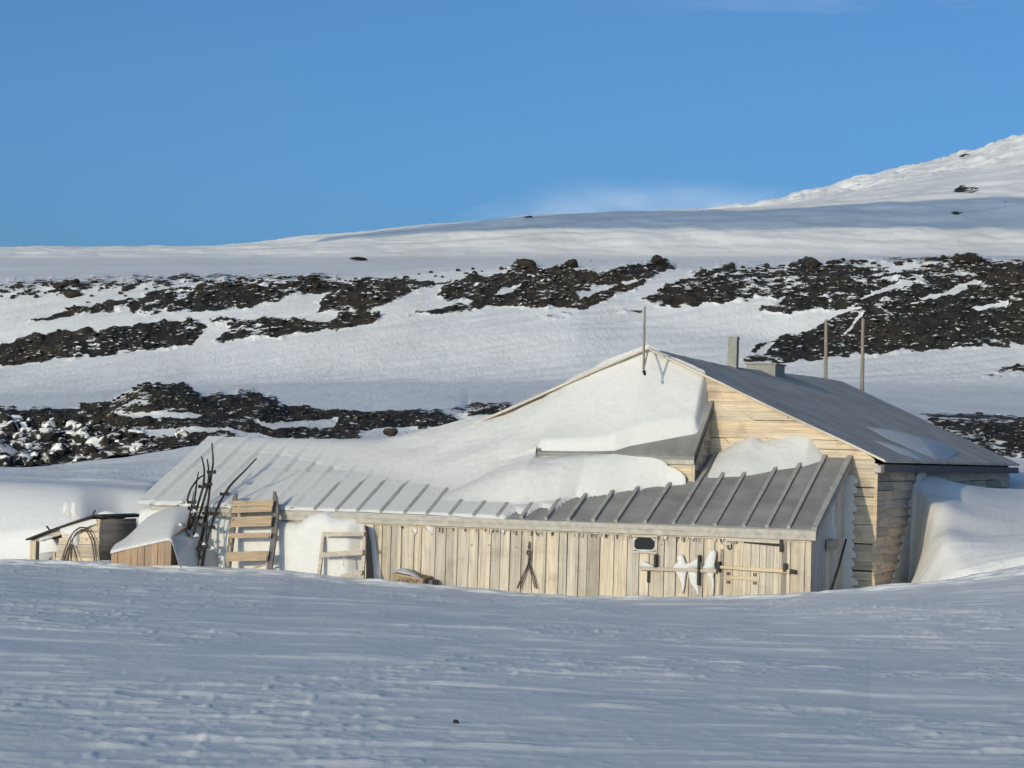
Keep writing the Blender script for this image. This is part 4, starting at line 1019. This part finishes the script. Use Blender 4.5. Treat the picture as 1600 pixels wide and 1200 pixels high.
# ------------------------------------------------------------------ poles about the hut
def pole(px, py0, py1, d, r0, r1, label, lean=0.0):
    p = at(px-.028*0, py1, d); q = at(px+lean, py0, d)
    o = empty('pole', p); tag(o, label, 'pole', None); b = MB()
    n = 7; b.tube([p.lerp(q, i/(n-1))+Vector((random.uniform(-.004, .004), 0, 0)) for i in range(n)], [r0+(r1-r0)*i/(n-1) for i in range(n)], 10)
    b.build('shaft', M_POLE, o, 'W'); return o, p, q
o, p, q = pole(1006, 479, 578, 39.1, .020, .016, 'thin grey pole standing in the snow at the gable peak', 1)
b = MB(); b.beam(at(1006.5, 573, 39.12), at(1013, 546, 39.75), .02, .02); b.build('brace', M_POLE, o, 'W')
b = MB(); b.tube([at(1006, 578, 39.1)+Vector((.0, -.01, -.02)), at(1008, 586, 39.05)], [.03, .02], 6); b.build('foot', M_DARK, o, 'W')
pole(1290, 499, 600, 53.6, .042, .036, 'left one of two bare grey poles behind the far end of the roof', 1)
pole(1347, 498, 618, 54.6, .048, .036, 'taller right one of two grey poles behind the roof, tilted thinner at top', 1.5)
p = at(1296, 930, 36.75); q = at(1322, 843, 37.9)
o = empty('leaning_pole', p); tag(o, 'dark thin pole leaning on the shaded end wall of the lean-to', 'pole')
b = MB(); b.tube([p, p.lerp(q, .5)+Vector((.01, 0, 0)), q], [.022, .02, .017], 8); b.build('shaft', M_DARK, o, 'W')

# ------------------------------------------------------------------ sledges, skis, box, shed, crate
def OW(px, py, out): U, z = onw(px, py, WF+out); return H(*L3(U, WF+out, z))
def sledge(name, label, rl, rr, slats, wood, runner_m, rw, extra=()):
    base = (OW(*rl[-1])+OW(*rr[-1]))/2; o = empty(name, base, -TH); tag(o, label, 'sledge')
    for run in (rl, rr):
        b = MB(); pts = [OW(*p) for p in run]
        side = (H(1, 0)-H(0, 0)).normalized(); vs = []
        for i, p in enumerate(pts):
            w_ = rw*(.35 if i == 0 else .8 if i == 1 else 1)
            tdir = (pts[min(i+1, len(pts)-1)]-pts[max(i-1, 0)]).normalized(); nrm = tdir.cross(side).normalized()
            for (s_, h_) in ((-1, -1), (1, -1), (1, 1), (-1, 1)): vs.append(p+side*s_*w_*.5+nrm*h_*.022)
        k = len(pts); fs = [(i*4+j, i*4+(j+1) % 4, (i+1)*4+(j+1) % 4, (i+1)*4+j) for i in range(k-1) for j in range(4)]+[(0, 1, 2, 3), tuple((k-1)*4+j for j in (3, 2, 1, 0))]
        b.add(vs, fs); b.build('runner', runner_m, o, 'W')
    for (x0, y0, x1, y1, hh, out) in slats:
        p, q = OW(x0, y0, out), OW(x1, y1, out); h_ = hh*39.5/3780; b = MB(); side = (q-p).normalized()
        nrm = (H(0, -1)-H(0, 0)).normalized(); up = Vector((0, 0, 1))+nrm*-.25; up.normalize()
        b.hexa([p-up*h_/2+nrm*.0, q-up*h_/2, q-up*h_/2+nrm*.03, p-up*h_/2+nrm*.03, p+up*h_/2, q+up*h_/2, q+up*h_/2+nrm*.03, p+up*h_/2+nrm*.03])
        b.build('slat', wood, o, 'W')
    for (x0, y0, out0, x1, y1, out1, wd_) in extra:
        b = MB(); b.beam(OW(x0, y0, out0), OW(x1, y1, out1), wd_, wd_); b.build('upright', wood, o, 'W')
    return o
sledge('sledge', 'wooden sledge with dark runners propped upright against the lean-to eaves',
       [(369, 771, .24), (367, 780, .27), (366, 800, .34), (362, 840, .48), (357, 880, .62), (356, 895, .68)],
       [(429, 768, .24), (430, 778, .26), (432, 798, .30), (428, 840, .44), (423, 875, .58), (420, 898, .66)],
       [(364, 787, 428, 786, 9, .36), (363, 797, 426, 795, 9, .39), (362, 816, 425, 814, 16, .46), (358, 837, 422, 836, 8, .54), (355, 870, 418, 868, 15, .66)], M_SLAT, M_RUNNER, .095,
       [(372, 812, .40, 363, 812, .50, .03), (360, 850, .5, 357, 850, .6, .03), (420, 880, .58, 396, 888, .64, .03), (362, 838, .5, 356, 884, .66, .035)])
sledge('sledge', 'pale weathered sledge half buried in the snow bank left of the boards',
       [(506, 831, .27), (505, 840, .30), (502, 870, .38), (499, 895, .45), (498, 908, .48)],
       [(569, 820, .27), (570, 832, .30), (569, 865, .40), (567, 895, .48), (566, 912, .52)],
       [(506, 835, 570, 834, 6.5, .36), (502, 867, 568, 863, 8, .45), (532, 901, 567, 894, 6, .55)], M_SLATPALE, M_SLATPALE, .055,
       [(538, 860, .44, 537, 885, .48, .015), (560, 845, .34, 561, 856, .36, .02)])
# dark sheet standing in for the shade in the hollow beside it
b = MB(); p = [OW(574, 822, .06), OW(586, 905, .06), OW(572, 908, .42), OW(572, 822, .22)]; b.poly(p, (.01, 0, 0)); o = b.build('hollow_shade_sheet', M_RUNNER, None, 'W')
tag(o, 'dark sheet painted as the shaded hollow at the right side of the half buried pale sledge', 'painted shade')

def ski(path, label, r=.026, bits=()):
    r *= .74
    pts = [OW(x, y, o_*1.45+.08) for x, y, o_ in path]; base = pts[-1].copy(); o = empty('ski', base); tag(o, label, 'ski', 'skis leaning on the lean-to')
    # densify
    P_ = []; n = len(pts)
    for i in range(n-1):
        for k in range(5):
            t = k/5; p0 = pts[max(i-1, 0)]; p1 = pts[i]; p2 = pts[i+1]; p3 = pts[min(i+2, n-1)]
            P_.append(.5*((2*p1)+(p2-p0)*t+(2*p0-5*p1+4*p2-p3)*t*t+(3*p1-p0-3*p2+p3)*t**3))
    P_.append(pts[-1]); m_ = len(P_)
    b = MB(); b.tube(P_, [r*(.55+.45*min(1, i/(m_*.25))) for i in range(m_)], 8, .55); b.build('blade', M_DARK, o, 'W')
    for t in bits:
        p = P_[int(t*(m_-1))]; tn = (P_[min(int(t*(m_-1))+1, m_-1)]-p).normalized(); s_ = Vector((1, -.3, .05)).normalized(); b = MB()
        b.beam(p-s_*.075, p+s_*.075, .03, .04, tuple(tn)); b.beam(p+s_*.06-Vector((0, .03, .03)), p+s_*.06+Vector((0, -.03, .035)), .03, .03)
        b.beam(p-s_*.07-Vector((0, .02, .02)), p-s_*.07+Vector((0, -.03, .03)), .025, .025); b.build('binding', M_DARK, o, 'W')
    return o
ski([(331,692,.05),(333,722,.10),(330,742,.14),(327,770,.2),(322,810,.30),(315,845,.40),(308,876,.50),(306,890,.54)], 'tallest dark ski in the leaning bundle, its tip rising highest above the roof edge', .026, (.28, .55, .85))
ski([(323.5,717,.12),(326,735,.16),(325,757,.2),(318,783,.28),(312,803,.33),(301,837,.42),(288,873,.52),(283,890,.56)], 'dark ski just left of the tallest one with a bent tip', .026, (.3, .62, .9))
ski([(315,713,.14),(319,733,.18),(318,757,.24),(314,772,.28),(305,803,.36),(295,832,.44),(282,865,.54),(272,890,.6)], 'dark ski with an arched tip in the middle of the leaning bundle', .026, (.34, .6, .88))
ski([(310,737,.2),(307,757,.25),(304,780,.3),(298,805,.36),(287,835,.45),(279,863,.52),(268,890,.6)], 'short straight dark ski near the left of the leaning bundle', .022, (.45, .78))
ski([(319,742,.22),(310,748,.26),(302,758,.3),(296,769,.33),(292.5,783,.36)], 'curved piece of dark wood hooked over the left of the ski bundle', .022)
ski([(401,716,-.05),(382,736,.05),(362,756,.14),(351,772,.2),(342,788,.26),(335,806,.33),(331,819,.38),(322,850,.46),(316,890,.54)], 'dark ski leaning far to the right with its tip over the roof', .026, (.38, .62, .78))
ski([(268,855,.62),(265,872,.64),(262,890,.66)], 'short dark stub of a ski at the far left foot of the bundle', .02, (.1,))
ski([(287,833,.5),(282,852,.55),(277,870,.6),(272,892,.64)], 'thin dark ski stick at the left foot of the bundle', .015, (.05, .4))
ski([(318,846,.44),(313,862,.48),(309,884,.54)], 'thin snow crusted stick at the right foot of the ski bundle', .014, (.1, .4))
ski([(306,770,.34),(300,800,.4),(290,838,.48),(284,862,.54),(276,892,.6)], 'plain dark ski half hidden behind the others in the bundle', .024, (.2, .5, .8))
ski([(322,790,.3),(318,815,.36),(314,840,.42),(303,872,.5),(300,890,.54)], 'grey dark ski low in the bundle right of its middle', .024, (.3, .7))
ski([(303,768,.40),(297,800,.46),(287,845,.55),(277,892,.64)], 'thin dark stick between the skis at the left of the bundle', .016, (.2, .6))
ski([(326,800,.34),(323,830,.42),(318,860,.5),(313,892,.56)], 'thin dark stick at the right edge of the ski bundle', .016, (.3, .65))
ski([(296,812,.44),(289,840,.5),(281,870,.58),(277,893,.62)], 'short thin stick low among the skis of the bundle', .014, (.35,))
for k, (x, y, o_) in enumerate([(284, 786, .42), (300, 790, .38), (304, 800, .38), (282, 822, .5), (273, 857, .6), (308, 838, .46), (320, 852, .44), (298, 868, .55), (333, 858, .42)]):
    p = OW(x, y, o_*1.45+.10); b = MB(); b.tube([p-Vector((.05, 0, .01)), p+Vector((-.01, -.02, .025)), p+Vector((.05, 0, .0))], [.015, .034, .015], 7); tag(b.build('snow_lump', M_SNOW, None, 'W'), 'small lump of snow caught on the leaning ski bundle', 'snow lump', 'snow lumps on the skis')

# snow-laden plank box by the skis
def XY(px, py, d): return at(px, py, d)
bx = empty('plank_box', at(220, 885, 39.0), -TH); tag(bx, 'low box of reddish upright planks under a thick slope of snow', 'box')
fl0, fr0 = at(174, 859, 38.9), at(268, 839, 38.75)
dn = Vector((0, 0, 1)); b = MB(); n = 9; back = Vector((sT, cT, 0))
for i in range(n):
    t0, t1 = i/n, (i+1)/n; p = fl0.lerp(fr0, t0); q = fl0.lerp(fr0, t1); g = (q-p)*.02; z = Vector((0, 0, -.55)); o_ = back*random.uniform(-.006, .006)
    p = p+g+o_; q = q-g+o_; k = back*.025
    b.hexa([p+z, q+z, q+z+k, p+z+k, p, q, q+k, p+k])
b.build('front', M_REDV, bx, 'W')
bk_ = back*.9
for p in (fl0, fr0-Vector((.05, 0, .02))):
    b = MB(); b.hexa([p+Vector((0, 0, -.55))+back*.03, p+Vector((.03, 0, -.55))+back*.03, p+Vector((.03, 0, -.55))+bk_, p+Vector((0, 0, -.55))+bk_, p+back*.03, p+Vector((.03, 0, 0))+back*.03, p+Vector((.03, 0, .3))+bk_, p+Vector((0, 0, .3))+bk_])
    b.build('side', M_REDV, bx, 'W')
# its snow: lower edge along the planks, rising to the eaves corner behind
lowp = [at(*q) for q in [(173,860,38.88),(195,854,38.86),(220,848.5,38.82),(245,843,38.78),(267.5,838,38.75),(272,852,38.74),(278,872,38.74),(286,896,38.74)]]
lowp2 = [p+Vector((0, -.03, -.05)) for p in lowp]; lowp3 = [p+Vector((0, .0, -.06)) for p in lowp]
hip = [at(*q) for q in [(187,848,39.6),(205,834,39.75),(226,812,39.85),(250,801,39.9),(276,793,39.9),(302,797,39.85),(328,835,39.7),(342,896,39.6)]]
top_ = [at(*q) for q in [(190,845,40.3),(209,828,40.3),(229,806,40.3),(252,794,40.25),(278,787.5,40.2),(305,787,40.1),(338,815,40.0),(352,896,39.95)]]
G_ = np.array([[tuple(p) for p in r_] for r_ in (lowp3, lowp2, lowp, [a.lerp(c, .25)+Vector((0, 0, .03)) for a, c in zip(lowp, hip)], [a.lerp(c, .5)+Vector((0, 0, .04)) for a, c in zip(lowp, hip)], [a.lerp(c, .75)+Vector((0, 0, .03)) for a, c in zip(lowp, hip)], hip, top_, [p+Vector((.05, .5, -.6)) for p in top_])])
def refine(G, k):
    r, c, _ = G.shape
    t = np.linspace(0, c-1, (c-1)*k+1); out_ = np.stack([np.stack([np.interp(t, np.arange(c), G[i, :, j]) for j in range(3)], -1) for i in range(r)])
    t = np.linspace(0, r-1, (r-1)*k+1); return np.stack([np.stack([np.interp(t, np.arange(r), out_[:, i, j]) for j in range(3)], -1) for i in range(out_.shape[1])], 1)
G2 = refine(G_, 4); 
for _ in range(3): G2[1:-1, 1:-1] = (G2[1:-1, 1:-1]*2+G2[:-2, 1:-1]+G2[2:, 1:-1]+G2[1:-1, :-2]+G2[1:-1, 2:])/6
grid_mesh('snow_cap', G2, M_SNOW, parent=bx)

# small open shed at far left
sd = empty('small_shed', at(110, 878, 40.3), -TH); tag(sd, 'small open fronted shed of pale planks with a thin dark sloping roof at far left', 'shed')
SF = toH(at(110, 850, 39.9))[1]              # front plane V
def onV(px, py, V): U, z = onw(px, py, VG-V); return (U, V, z)
b = MB(); yb = 890
for i, (y0, y1) in enumerate([(811, 821), (821, 831), (831, 841), (841, 851), (851, 861), (861, 871), (871, 890)]):
    xl = np.interp(y0, [811, 825, 840, 860, 890], [118, 100, 92, 88, 84]); p = onV(xl, y0, SF); q = onV(155, y0, SF); r_ = onV(155, y1-.6, SF); s_ = onV(xl, y1-.6, SF); d = random.uniform(-.008, .008)
    b.hexa([(s_[0], SF+d, s_[2]), (r_[0], SF+d, r_[2]), (r_[0], SF+.03, r_[2]), (s_[0], SF+.03, s_[2]), (p[0], SF+d+.008, p[2]), (q[0], SF+d+.008, q[2]), (q[0], SF+.03, q[2]), (p[0], SF+.03, p[2])])
b.build('front_planks', M_WOODH, sd)
c0 = onV(155.5, 811, SF); Uc, zc = c0[0], c0[2]
b = MB()
for i in range(7):
    z0 = .35+i*.17; 
    if z0 > zc: break
    z1 = min(z0+.166, zc-.01); b.box((Uc-.03, SF+.02+.001*i, z0), (Uc+random.uniform(-.004, .006), SF+1.25, z1))
b.build('side_wall', M_PALEGREYH, sd)
b = MB(); p = onV(53, 845, SF); b.box((p[0]-.055, SF-.03, .3), (p[0]+.055, SF+.09, p[2])); b.build('post', M_WOODV, sd)
b = MB(); p = onV(84, 862, SF+.3); b.box((p[0]-.03, SF+.3, .3), (p[0]+.03, SF+.36, p[2])); b.build('post', M_GREYV, sd)
b = MB(); b.hexa([onV(50, 851, SF+.04), onV(100, 834, SF+.04), onV(100, 834, SF+.08), onV(50, 851, SF+.08), onV(50, 844, SF+.04), onV(100, 823, SF+.04), onV(100, 823, SF+.08), onV(50, 844, SF+.08)]); b.build('lintel', M_GREYH, sd)
RF = [onV(40, 844.5, SF-.08), onV(78, 830, SF-.08), onV(112, 818, SF-.08), onV(146, 806.5, SF-.08), onV(160, 809, SF-.08)]
rp = [tuple(p) for p in RF]; b = MB()
for i in range(len(rp)-1):
    p, q = Vector(rp[i]), Vector(rp[i+1]); k = Vector((0, 1.4, 0)); t_ = Vector((0, 0, .028)); b.hexa([p, q, q+k, p+k, p+t_, q+t_, q+k+t_, p+k+t_])
sroof = b.build('roof', M_DARK, sd)
b = MB(); b.beam(onV(143, 808, SF-.02), onV(149, 797, SF-.02), .02, .02); b.beam(onV(78, 829, SF-.02), onV(73, 822, SF-.02), .03, .02); b.build('splinter', M_DARK, sroof)
b = MB(); p, q = Vector(rp[4]), Vector(onV(215, 811, SF+1.0)); b.beam(p+Vector((-.02, .1, 0)), (Uc+.02, SF+1.3, zc+.03), .06, .03); b.build('barge_board', M_DARK, sd)
def patch3(name, pts, out_v, parent, thick=.05):
    """snow clinging to a plane: outline pixels on hut plane V"""
    P_ = [H(*onV(x, y, out_v)) for x, y in dense(pts, 3)]; n_ = (H(0, -1)-H(0, 0)).normalized(); return lens_snow(P_, thick, name, parent, n_)
patch3('clinging_snow', [(92,825),(110,819),(150,811),(152,818),(132,822),(124,835),(122,850),(117,858),(110,848),(104,838),(96,836)], SF-.012, sd, .07)
patch3('clinging_snow', [(60,842),(75,836),(84,838),(78,843),(62,847)], SF-.0, sd, .06)
patch3('clinging_snow', [(97,801),(98,790),(103,784),(107,789),(110,800),(111,812),(104,807)], SF+.5, sd, .04)
patch3('clinging_snow', [(110,797),(112,786),(117,785),(120,793),(123,810),(113,812)], SF+.52, sd, .04)
patch3('clinging_snow', [(148,807),(155,801),(165,798),(175,800),(186,805),(180,811),(160,811)], SF+.75, sd, .06)
b = MB()
for i in range(14):      # heap filling the open side
    pass
HG = []
for i, V in enumerate(np.linspace(SF-.05, SF+1.5, 8)):
    HG.append([tuple(H(u, V, .45+.42*ss(V, SF, SF+.8)*(1-.3*abs(t-.5))+.05*math.sin(9*t))) for t, u in zip(np.linspace(0, 1, 10), np.linspace(onV(20, 860, SF)[0], Uc-.05, 10))])
grid_mesh('snow_heap', refine(np.array(HG), 3), M_SNOW, parent=sd)
# wire hoops leaning on the shed
def hoop(pts, label, r=.011):
    b = MB(); b.tube([H(*onV(x, y, SF-.06-.05*i/len(pts))) for i, (x, y) in enumerate(pts)], r, 6); o = b.build('wire_hoop', M_IRON, None, 'W'); tag(o, label, 'hoop', 'wire hoops by the small shed')
hoop([(92,892),(95,880),(101,860),(108,842),(116,830),(125,824),(133,824),(141,831),(147,846),(150,866),(151,890)], 'tallest wire hoop standing against the small shed planks')
hoop([(98,892),(102,870),(110,848),(119,833),(128,827),(136,830),(143,844),(147,866),(148,890)], 'wire hoop nested just inside the tallest one by the small shed')
hoop([(95,892),(100,872),(106,856),(110,849),(114,853),(119,866),(123,888)], 'low narrow wire hoop in front of the taller hoops')
hoop([(105,892),(107,872),(109,852),(110,849),(111,855),(111,890)], 'narrowest straight wire loop inside the low hoop')

# crate half buried at the wall
cr = empty('crate', OW(640, 915, .4), -TH); tag(cr, 'old lettered packing crate half buried under a cap of snow at the wall', 'crate')
U0, z1 = onw(614.5, 895, WF+.45); U1, _ = onw(661, 906, WF+.45); zR_ = onw(661, 905, WF+.45)[1]
b = MB(); b.hexa([L3(U0, WF+.45, .35), L3(U1, WF+.45, .35), L3(U1, WF+.05, .35), L3(U0, WF+.05, .35), L3(U0, WF+.45, z1), L3(U1, WF+.45, zR_), L3(U1, WF+.05, zR_+.03), L3(U0, WF+.05, z1+.03)]); b.build('crate_body', plain('crate_wood', (.27, .205, .125), .85, .4, 9), cr)
b = MB(); b.hexa([L3(U0-.01, WF+.47, z1-.022), L3(U1+.01, WF+.47, zR_-.022), L3(U1+.01, WF+.452, zR_-.022), L3(U0-.01, WF+.452, z1-.022), L3(U0-.01, WF+.47, z1+.006), L3(U1+.01, WF+.47, zR_+.006), L3(U1+.01, WF+.452, zR_+.006), L3(U0-.01, WF+.452, z1+.006)]); b.build('crate_lid', M_SLAT, cr)
cu_ = bpy.data.curves.new('lettering', 'FONT'); cu_.body = 'AVOE'; cu_.size = .155; cu_.extrude = .003
to = bpy.data.objects.new('tmp', cu_); COL.objects.link(to); bpy.context.view_layer.update()
me = bpy.data.meshes.new_from_object(to.evaluated_get(bpy.context.evaluated_depsgraph_get())); bpy.data.objects.remove(to)
lt = bpy.data.objects.new('lettering', me); COL.objects.link(lt); lt.parent = cr
zl = .5*(z1+zR_)-.16
lt.matrix_local = PARENT[cr.name].inverted()@Matrix.Translation(H(*L3(U0+.05, WF+.454, zl)))@Matrix.Rotation(-TH, 4, 'Z')@Matrix.Rotation(math.pi/2, 4, 'X'); me.materials.clear(); me.materials.append(plain('worn_stencil', (.10, .085, .07), .9, .4, 30))
SCp = [OW(x, y, o_) for x, y, o_ in [(610,896,.5),(620,893.5,.52),(640,898,.52),(656,904,.5),(662,906,.44),(655,899,.2),(640,889,.1),(625,888,.12),(613,891,.25)]]
pts = []
for i in range(len(SCp)):
    p, q = SCp[i], SCp[(i+1) % len(SCp)]; pts += [p, p.lerp(q, .5)]
lens_snow(pts, .06, 'snow_cap', cr)
b = MB(); u_, z_ = onw(668, 907, WF+.3); b.box(L3(u_-.08, WF+.30, .3), L3(u_+.08, WF+.05, z_)); b.box(L3(u_-.085, WF+.305, z_-.02), L3(u_+.085, WF+.04, z_+.006)); o = b.build('small_box', M_RUNNER); tag(o, 'small dark box beside the lettered crate at the foot of the boards', 'box')

# blowing snow off the shoulder of the volcano
b = MB(); c = at(1075, 314, 1790); sxp, syp, szp = 205, 80, 38; vs, fs = [], []; nu_, nv_ = 24, 12
for i in range(nv_+1):
    ph = math.pi*i/nv_
    for j in range(nu_): t = 2*math.pi*j/nu_; vs.append((c.x+sxp*math.sin(ph)*math.cos(t), c.y+syp*math.sin(ph)*math.sin(t), c.z+szp*math.cos(ph)+.20*sxp*math.sin(ph)*math.cos(t)))
fs = [(i*nu_+j, i*nu_+(j+1) % nu_, (i+1)*nu_+(j+1) % nu_, (i+1)*nu_+j) for i in range(nv_) for j in range(nu_)]
b.add(vs, fs, True); plume = b.build('blowing_snow', M_SNOW, None, 'W')
m = bpy.data.materials.new('spindrift'); m.use_nodes = True; nt = m.node_tree; nt.nodes.clear(); L = nt.links.new
vo = nd(nt, 'ShaderNodeVolumePrincipled'); oo = nd(nt, 'ShaderNodeOutputMaterial'); L(vo.outputs[0], oo.inputs['Volume']); vo.inputs['Color'].default_value = (.95, .96, .98, 1); vo.inputs['Anisotropy'].default_value = -0.55
tcd = nd(nt, 'ShaderNodeTexCoord'); mpp = nd(nt, 'ShaderNodeMapping'); mpp.inputs['Scale'].default_value = (1/sxp, 1/syp, 1/szp); mpp.inputs['Location'].default_value = (0, 0, -1.0)
L(tcd.outputs['Object'], mpp.inputs['Vector']); ln = nd(nt, 'ShaderNodeVectorMath', operation='LENGTH'); L(mpp.outputs['Vector'], ln.inputs[0])
fo = nd(nt, 'ShaderNodeMapRange', interpolation_type='SMOOTHSTEP'); fo.inputs['From Min'].default_value = 1.0; fo.inputs['From Max'].default_value = .1; L(ln.outputs['Value'], fo.inputs['Value'])
nn = nd(nt, 'ShaderNodeTexNoise'); nn.inputs['Scale'].default_value = 1; nn.inputs['Detail'].default_value = 4; mp2 = nd(nt, 'ShaderNodeMapping'); mp2.inputs['Scale'].default_value = (.02, .02, .055); L(tcd.outputs['Object'], mp2.inputs['Vector']); L(mp2.outputs['Vector'], nn.inputs['Vector'])
nr = nd(nt, 'ShaderNodeMapRange'); nr.inputs['From Min'].default_value = .35; nr.inputs['From Max'].default_value = .75; L(nn.outputs['Fac'], nr.inputs['Value'])
mu = nd(nt, 'ShaderNodeMath', operation='MULTIPLY'); L(fo.outputs['Result'], mu.inputs[0]); L(nr.outputs['Result'], mu.inputs[1]); mu2 = nd(nt, 'ShaderNodeMath', operation='MULTIPLY'); mu2.inputs[1].default_value = .0095; L(mu.outputs[0], mu2.inputs[0]); L(mu2.outputs[0], vo.inputs['Density'])
plume.data.materials.clear(); plume.data.materials.append(m); tag(plume, 'thin veil of snow blowing off the shoulder of the volcano', 'blowing snow', kind='stuff')
